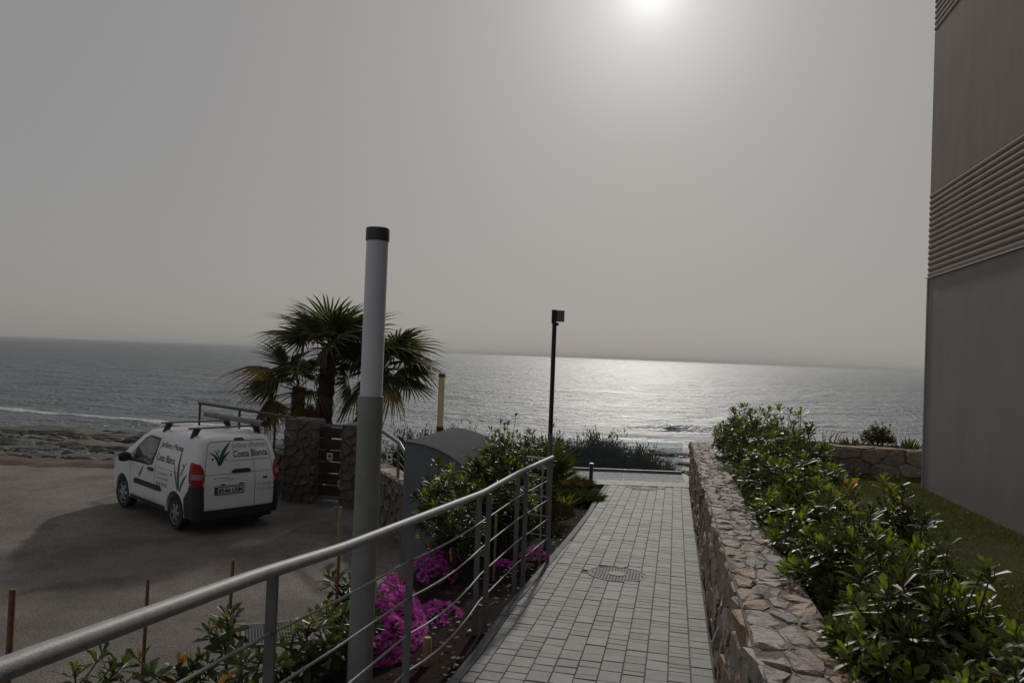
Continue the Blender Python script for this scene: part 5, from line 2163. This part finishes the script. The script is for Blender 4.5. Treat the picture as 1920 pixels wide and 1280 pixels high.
GREEN, RUST = (0.06, 0.07, 0.023), (0.2, 0.085, 0.036)
FR_G = [frond_mesh('frond', 500 + k, 0.62, 0.98, GREEN if k else (0.042, 0.06, 0.016), (0.1, 0.06, 0.026), 0.35 + 0.2 * k) for k in range(4)]
FR_B = [frond_mesh('frond', 520 + k, 0.7, 0.85, (0.09, 0.06, 0.022) if k else (0.07, 0.062, 0.02), RUST, 1.2 + 0.4 * k) for k in range(3)]


def palm(label, base, crown, r0, r1, fronds, seed, bend=0.0):
    r = np.random.default_rng(seed)
    t = thing('fan_palm', base, label, 'palm tree', 'fan palms behind the gate')
    top = Vector(crown) - Vector(base)
    mb = MB()
    n = 26
    pts, rads = [], []
    for i in range(n + 1):
        s = i / n
        pts.append(Vector((top.x * s ** 1.3 + bend * math.sin(math.pi * s), top.y * s, top.z * s)))
        rads.append((r0 + (r1 - r0) * s) * (1 + 0.07 * (-1) ** i + r.normal(0, 0.03)))
    mb.tube(pts, rads, 14)
    # stubs of old leaf stalks
    for _ in range(90):
        i = r.integers(2, n)
        a = r.uniform(0, 6.28)
        p = pts[i]
        rd = rads[i] * 0.9
        o_ = Vector((math.cos(a), math.sin(a), 0))
        s_ = Vector((-math.sin(a), math.cos(a), 0)) * 0.03
        q = p + o_ * rd
        tip = p + o_ * (rd + r.uniform(0.03, 0.1)) + Vector((0, 0, r.uniform(-0.02, 0.1)))
        mb.add([q - s_, q + s_, q + Vector((0, 0, 0.06)), tip], [(0, 1, 3), (1, 2, 3), (2, 0, 3)])
    mb.obj('trunk', M_TRUNK, t, smooth=False, recalc=False)
    for k, (az, el, sc, kind) in enumerate(fronds):
        me = (FR_B if kind else FR_G)[int(r.integers(0, 3 if kind else 4))]
        M = Matrix.Translation(pts[-1] + Vector((0, 0, -0.05 - 0.1 * (el < 20)))) @ Matrix.Rotation(R(az), 4, 'Z') @ Matrix.Rotation(R(-el), 4, 'Y') @ Matrix.Rotation(r.normal(0, 0.35), 4, 'X') @ Matrix.Scale(sc, 4)
        link('frond', me, t, mtx=M)


def crown_set(seed, n_up, n_mid, n_low, sc=1.0):
    r = np.random.default_rng(seed)
    out = []
    for k in range(n_up):
        out.append((360 * k / n_up + r.uniform(-15, 15), r.uniform(52, 82), sc * r.uniform(0.85, 1.0), 0))
    for k in range(n_mid):
        out.append((360 * k / n_mid + r.uniform(-14, 14), r.uniform(8, 45), sc * r.uniform(0.95, 1.12), 0))
    for k in range(n_low):
        out.append((360 * k / n_low + r.uniform(-18, 18), r.uniform(-42, 2), sc * r.uniform(0.85, 1.05), 1 if r.random() < 0.7 else 0))
    return out


palm('left and shortest fan palm, its trunk beside the wire fence', (-5.5, 19.5, 2.3), (-5.48, 19.4, 4.95), 0.2, 0.17,
     [(180, 42, 1.25, 1), (172, 14, 1.15, 0), (187, -6, 1.1, 1), (196, -30, 0.95, 1), (160, 62, 1.1, 0), (25, 40, 1.0, 0), (-40, 15, 0.9, 1), (230, 20, 1.0, 0),
      (270, 48, 1.0, 0), (305, -25, 0.8, 1), (100, 50, 1.0, 0), (215, -10, 0.9, 1)], 601)
palm('middle fan palm with upright trunk right of the shortest one', (-4.98, 19.9, 2.3), (-4.85, 19.9, 5.95), 0.27, 0.19, crown_set(2, 7, 9, 2, 1.2), 602)
palm('right fan palm with leaning trunk, crown behind the lamp column', (-4.25, 20.0, 2.3), (-3.45, 20.0, 5.5), 0.3, 0.2, crown_set(3, 6, 11, 4, 1.22), 603)
FR_G_KEEP = FR_G
FR_G = [frond_mesh('frond', 540 + k, 0.42, 0.62, (0.075, 0.12, 0.02), (0.09, 0.08, 0.03), 0.12, 105, 26) for k in range(4)]
palm('small green fan palm at the foot of the floodlight pole', (0.72, 12.9, 3.3), (0.72, 12.9, 3.72), 0.1, 0.08,
     [(80, 84, 1.0, 0), (-95, 76, 0.95, 0), (190, 74, 0.9, 0), (330, 62, 0.85, 0), (250, 58, 0.8, 0), (-45, 40, 0.8, 0), (-60, 15, 0.6, 1), (140, 55, 0.8, 0)], 604)
FR_G = FR_G_KEEP


# ------------------------------------------------------------------ plants at the end of the bed and beyond
def tuft(name, label, p, n, ln, w, col, col2, seed, spread=0.7, m=None, cat='plant', rad=0.06, group=None):
    r = np.random.default_rng(seed)
    t = thing(name, p, label, cat, group)
    a = r.uniform(0, 6.28, n)
    q = np.sqrt(r.random(n))
    b = np.stack([np.cos(a) * q * rad, np.sin(a) * q * rad, np.zeros(n)], -1)
    d = np.stack([np.cos(a) * spread * (0.3 + q), np.sin(a) * spread * (0.3 + q), np.ones(n)], -1) + r.normal(0, 0.12, (n, 3))
    nor = np.stack([-np.cos(a), -np.sin(a), np.full(n, 0.6)], -1)
    c = np.array(col) + (np.array(col2) - np.array(col)) * r.random((n, 1))
    link('leaves', leaves_mesh('leaves', b, d, nor, ln * r.uniform(0.6, 1.15, n), np.full(n, w), c, m or M_LEAF2, LEAF_LAN), t)
    return t


def BZ(x, y):
    return float(bed_z(np.array(x), np.array(y)))


tuft('strap_plant', 'pale yellow green strap leaved plant in the bed beside the path', (1.02, 13.05, BZ(1.02, 13.05)), 60, 0.34, 1.0, (0.12, 0.15, 0.03), (0.3, 0.28, 0.1), 701, 0.75)
tuft('strap_plant', 'second strap leaved plant just left of the pale one', (0.78, 12.6, BZ(0.78, 12.6)), 50, 0.32, 1.0, (0.08, 0.11, 0.025), (0.22, 0.24, 0.07), 702, 0.7)
tuft('fine_grass_clump', 'soft dark green clump in the bed below the bollard light', (1.42, 13.9, BZ(1.42, 13.9)), 700, 0.32, 0.28, (0.03, 0.05, 0.02), (0.06, 0.08, 0.03), 703, 1.0, rad=0.22)
tuft('fine_grass_clump', 'greyish clump between the strap plant and the round brown bush', (0.98, 14.1, BZ(0.98, 14.1)), 500, 0.3, 0.3, (0.05, 0.05, 0.035), (0.09, 0.085, 0.06), 704, 0.9, rad=0.2)
tuft('round_bush', 'round brown grassy bush by the bollard light', (1.24, 15.1, BZ(1.24, 15.1)), 1500, 0.44, 0.2, (0.06, 0.04, 0.03), (0.13, 0.09, 0.065), 705, 0.95, rad=0.24)
tuft('fine_grass_clump', 'small dark grass clump at the path edge', (0.62, 10.9, BZ(0.62, 10.9)), 260, 0.2, 0.3, (0.03, 0.045, 0.02), (0.07, 0.075, 0.03), 706, 0.9, rad=0.15)


def sea_bush(label, p, rad, hgt, n, seed, col, col2, llen=0.11):
    """Feathery coastal bush: fine twigs with narrow leaves."""
    r = np.random.default_rng(seed)
    t = thing('coastal_bush', p, label, 'bush', 'bushes below the terrace')
    nt = int(n * 1.7)
    th, el = r.uniform(0, 6.28, nt), np.arcsin(r.uniform(-0.1, 1, nt))
    rr = r.uniform(0.55, 1.05, nt) * (1 + 0.18 * np.sin(4 * th + seed) * np.cos(3 * el))
    tip = np.stack([np.cos(th) * np.cos(el) * rad[0] * rr, np.sin(th) * np.cos(el) * rad[1] * rr, 0.15 + np.sin(el) * hgt * rr], -1)
    k = 9
    f = r.uniform(-0.25, 0.08, (nt, k))
    b = tip[:, None] * (1 + f[..., None]) + r.normal(0, 0.035, (nt, k, 3))
    d = tip[:, None] / np.linalg.norm(tip, axis=1)[:, None, None] + r.normal(0, 0.6, (nt, k, 3)) + np.array([0, 0, 0.5])
    b, d = b.reshape(-1, 3), d.reshape(-1, 3)
    c = np.array(col) + (np.array(col2) - np.array(col)) * r.random((len(b), 1))
    link('foliage', leaves_mesh('foliage', b, d, np.cross(d, r.normal(0, 1, (len(b), 3))) + 1e-3, llen * r.uniform(0.6, 1.3, len(b)), np.full(len(b), 1.3), c, M_LEAF2, LEAF_LAN), t)
    mb = MB()
    for i in range(0, nt, max(1, nt // 60)):
        mb.tube([(tip[i][0] * 0.1, tip[i][1] * 0.1, -0.2), tuple(tip[i] * 0.55), tuple(tip[i])], [0.014, 0.008, 0.004], 5, caps=False)
    mb.obj('branches', M_BARK, t, recalc=False)


SBC = ((0.028, 0.036, 0.022), (0.055, 0.06, 0.032))
sea_bush('large dark bush behind the middle glass panes', (2.5, 20.3, 2.25), (1.05, 0.8), 1.4, 2000, 801, *SBC)
sea_bush('dark bush behind the left glass pane', (1.4, 20.1, 2.25), (0.8, 0.7), 1.3, 1300, 802, *SBC)
sea_bush('olive bush sloping down behind the right glass pane', (3.6, 20.5, 2.2), (0.75, 0.7), 1.15, 1200, 803, (0.04, 0.042, 0.022), (0.075, 0.07, 0.035))
sea_bush('low bush at the far right end of the glass', (4.5, 21.0, 2.1), (0.5, 0.6), 0.8, 500, 804, (0.04, 0.042, 0.022), (0.075, 0.07, 0.035))
sea_bush('sparse bush behind the short railing by the container', (-2.2, 17.6, 2.5), (0.9, 0.6), 1.35, 700, 805, (0.03, 0.045, 0.02), (0.08, 0.085, 0.04))
sea_bush('bush behind the container near the beige lamp', (-1.1, 17.2, 2.5), (0.7, 0.6), 1.5, 600, 806, (0.03, 0.045, 0.02), (0.08, 0.085, 0.04))

# plants on the planter wall at the far end of the lawn
shrub('planter_shrub', 'reddish round shrub above the planter wall beside the building', 'shrub', (7.1, 14.4, 4.42), (0.3, 0.28), 0.46, 110, 0.075, 811, 'plants on the planter', young=0.1, dry=0.04, shoots=3,
      dark=np.array([0.05, 0.045, 0.02]), mid=np.array([0.1, 0.075, 0.03]))
tuft('strap_plant', 'spiky plants in the planter right of the reddish shrub', (7.65, 14.3, 4.42), 60, 0.3, 0.7, (0.04, 0.055, 0.02), (0.1, 0.1, 0.04), 812, 0.5, rad=0.25)
tuft('strap_plant', 'low spiky plants in the middle of the planter', (6.65, 14.45, 4.42), 90, 0.24, 0.8, (0.05, 0.055, 0.02), (0.11, 0.08, 0.035), 813, 0.5, rad=0.35)
tuft('fine_grass_clump', 'thin upright stalks at the left end of the planter', (6.1, 14.5, 4.42), 22, 0.4, 0.25, (0.07, 0.06, 0.04), (0.12, 0.1, 0.06), 814, 0.4, rad=0.3)
mb = MB()
mb.add([(4.95, 14.28, 4.45), (9.7, 13.25, 4.45), (9.9, 15.5, 4.4), (5.4, 16.2, 4.4)], [(0, 1, 2, 3)])
mb.add([(4.96, 14.31, 2.4), (5.4, 16.2, 2.4), (5.4, 16.2, 4.4), (4.96, 14.31, 4.44)], [(0, 1, 2, 3)])
mb.add([(5.4, 16.2, 2.4), (9.9, 15.5, 2.4), (9.9, 15.5, 4.4), (5.4, 16.2, 4.4)], [(0, 1, 2, 3)])
tag(mb.obj('planter_soil', M_SOIL), kind='structure')


# ------------------------------------------------------------------ sea haze
mh = bpy.data.materials.new('sea_haze')
mh.use_nodes = True
hn, hl = mh.node_tree.nodes, mh.node_tree.links
hn.remove(hn['Principled BSDF'])
pv_ = hn.new('ShaderNodeVolumePrincipled')
pv_.inputs['Color'].default_value = (0.93, 0.92, 0.91, 1)
pv_.inputs['Density'].default_value = 0.00028
hl.new(pv_.outputs['Volume'], hn['Material Output'].inputs['Volume'])
mb = MB()
mb.box(-22000, 22000, -4000, 22000, -3.6, 17.5)
tag(mb.obj('haze', mh), 'thin pale haze over the sea', 'haze', kind='stuff')
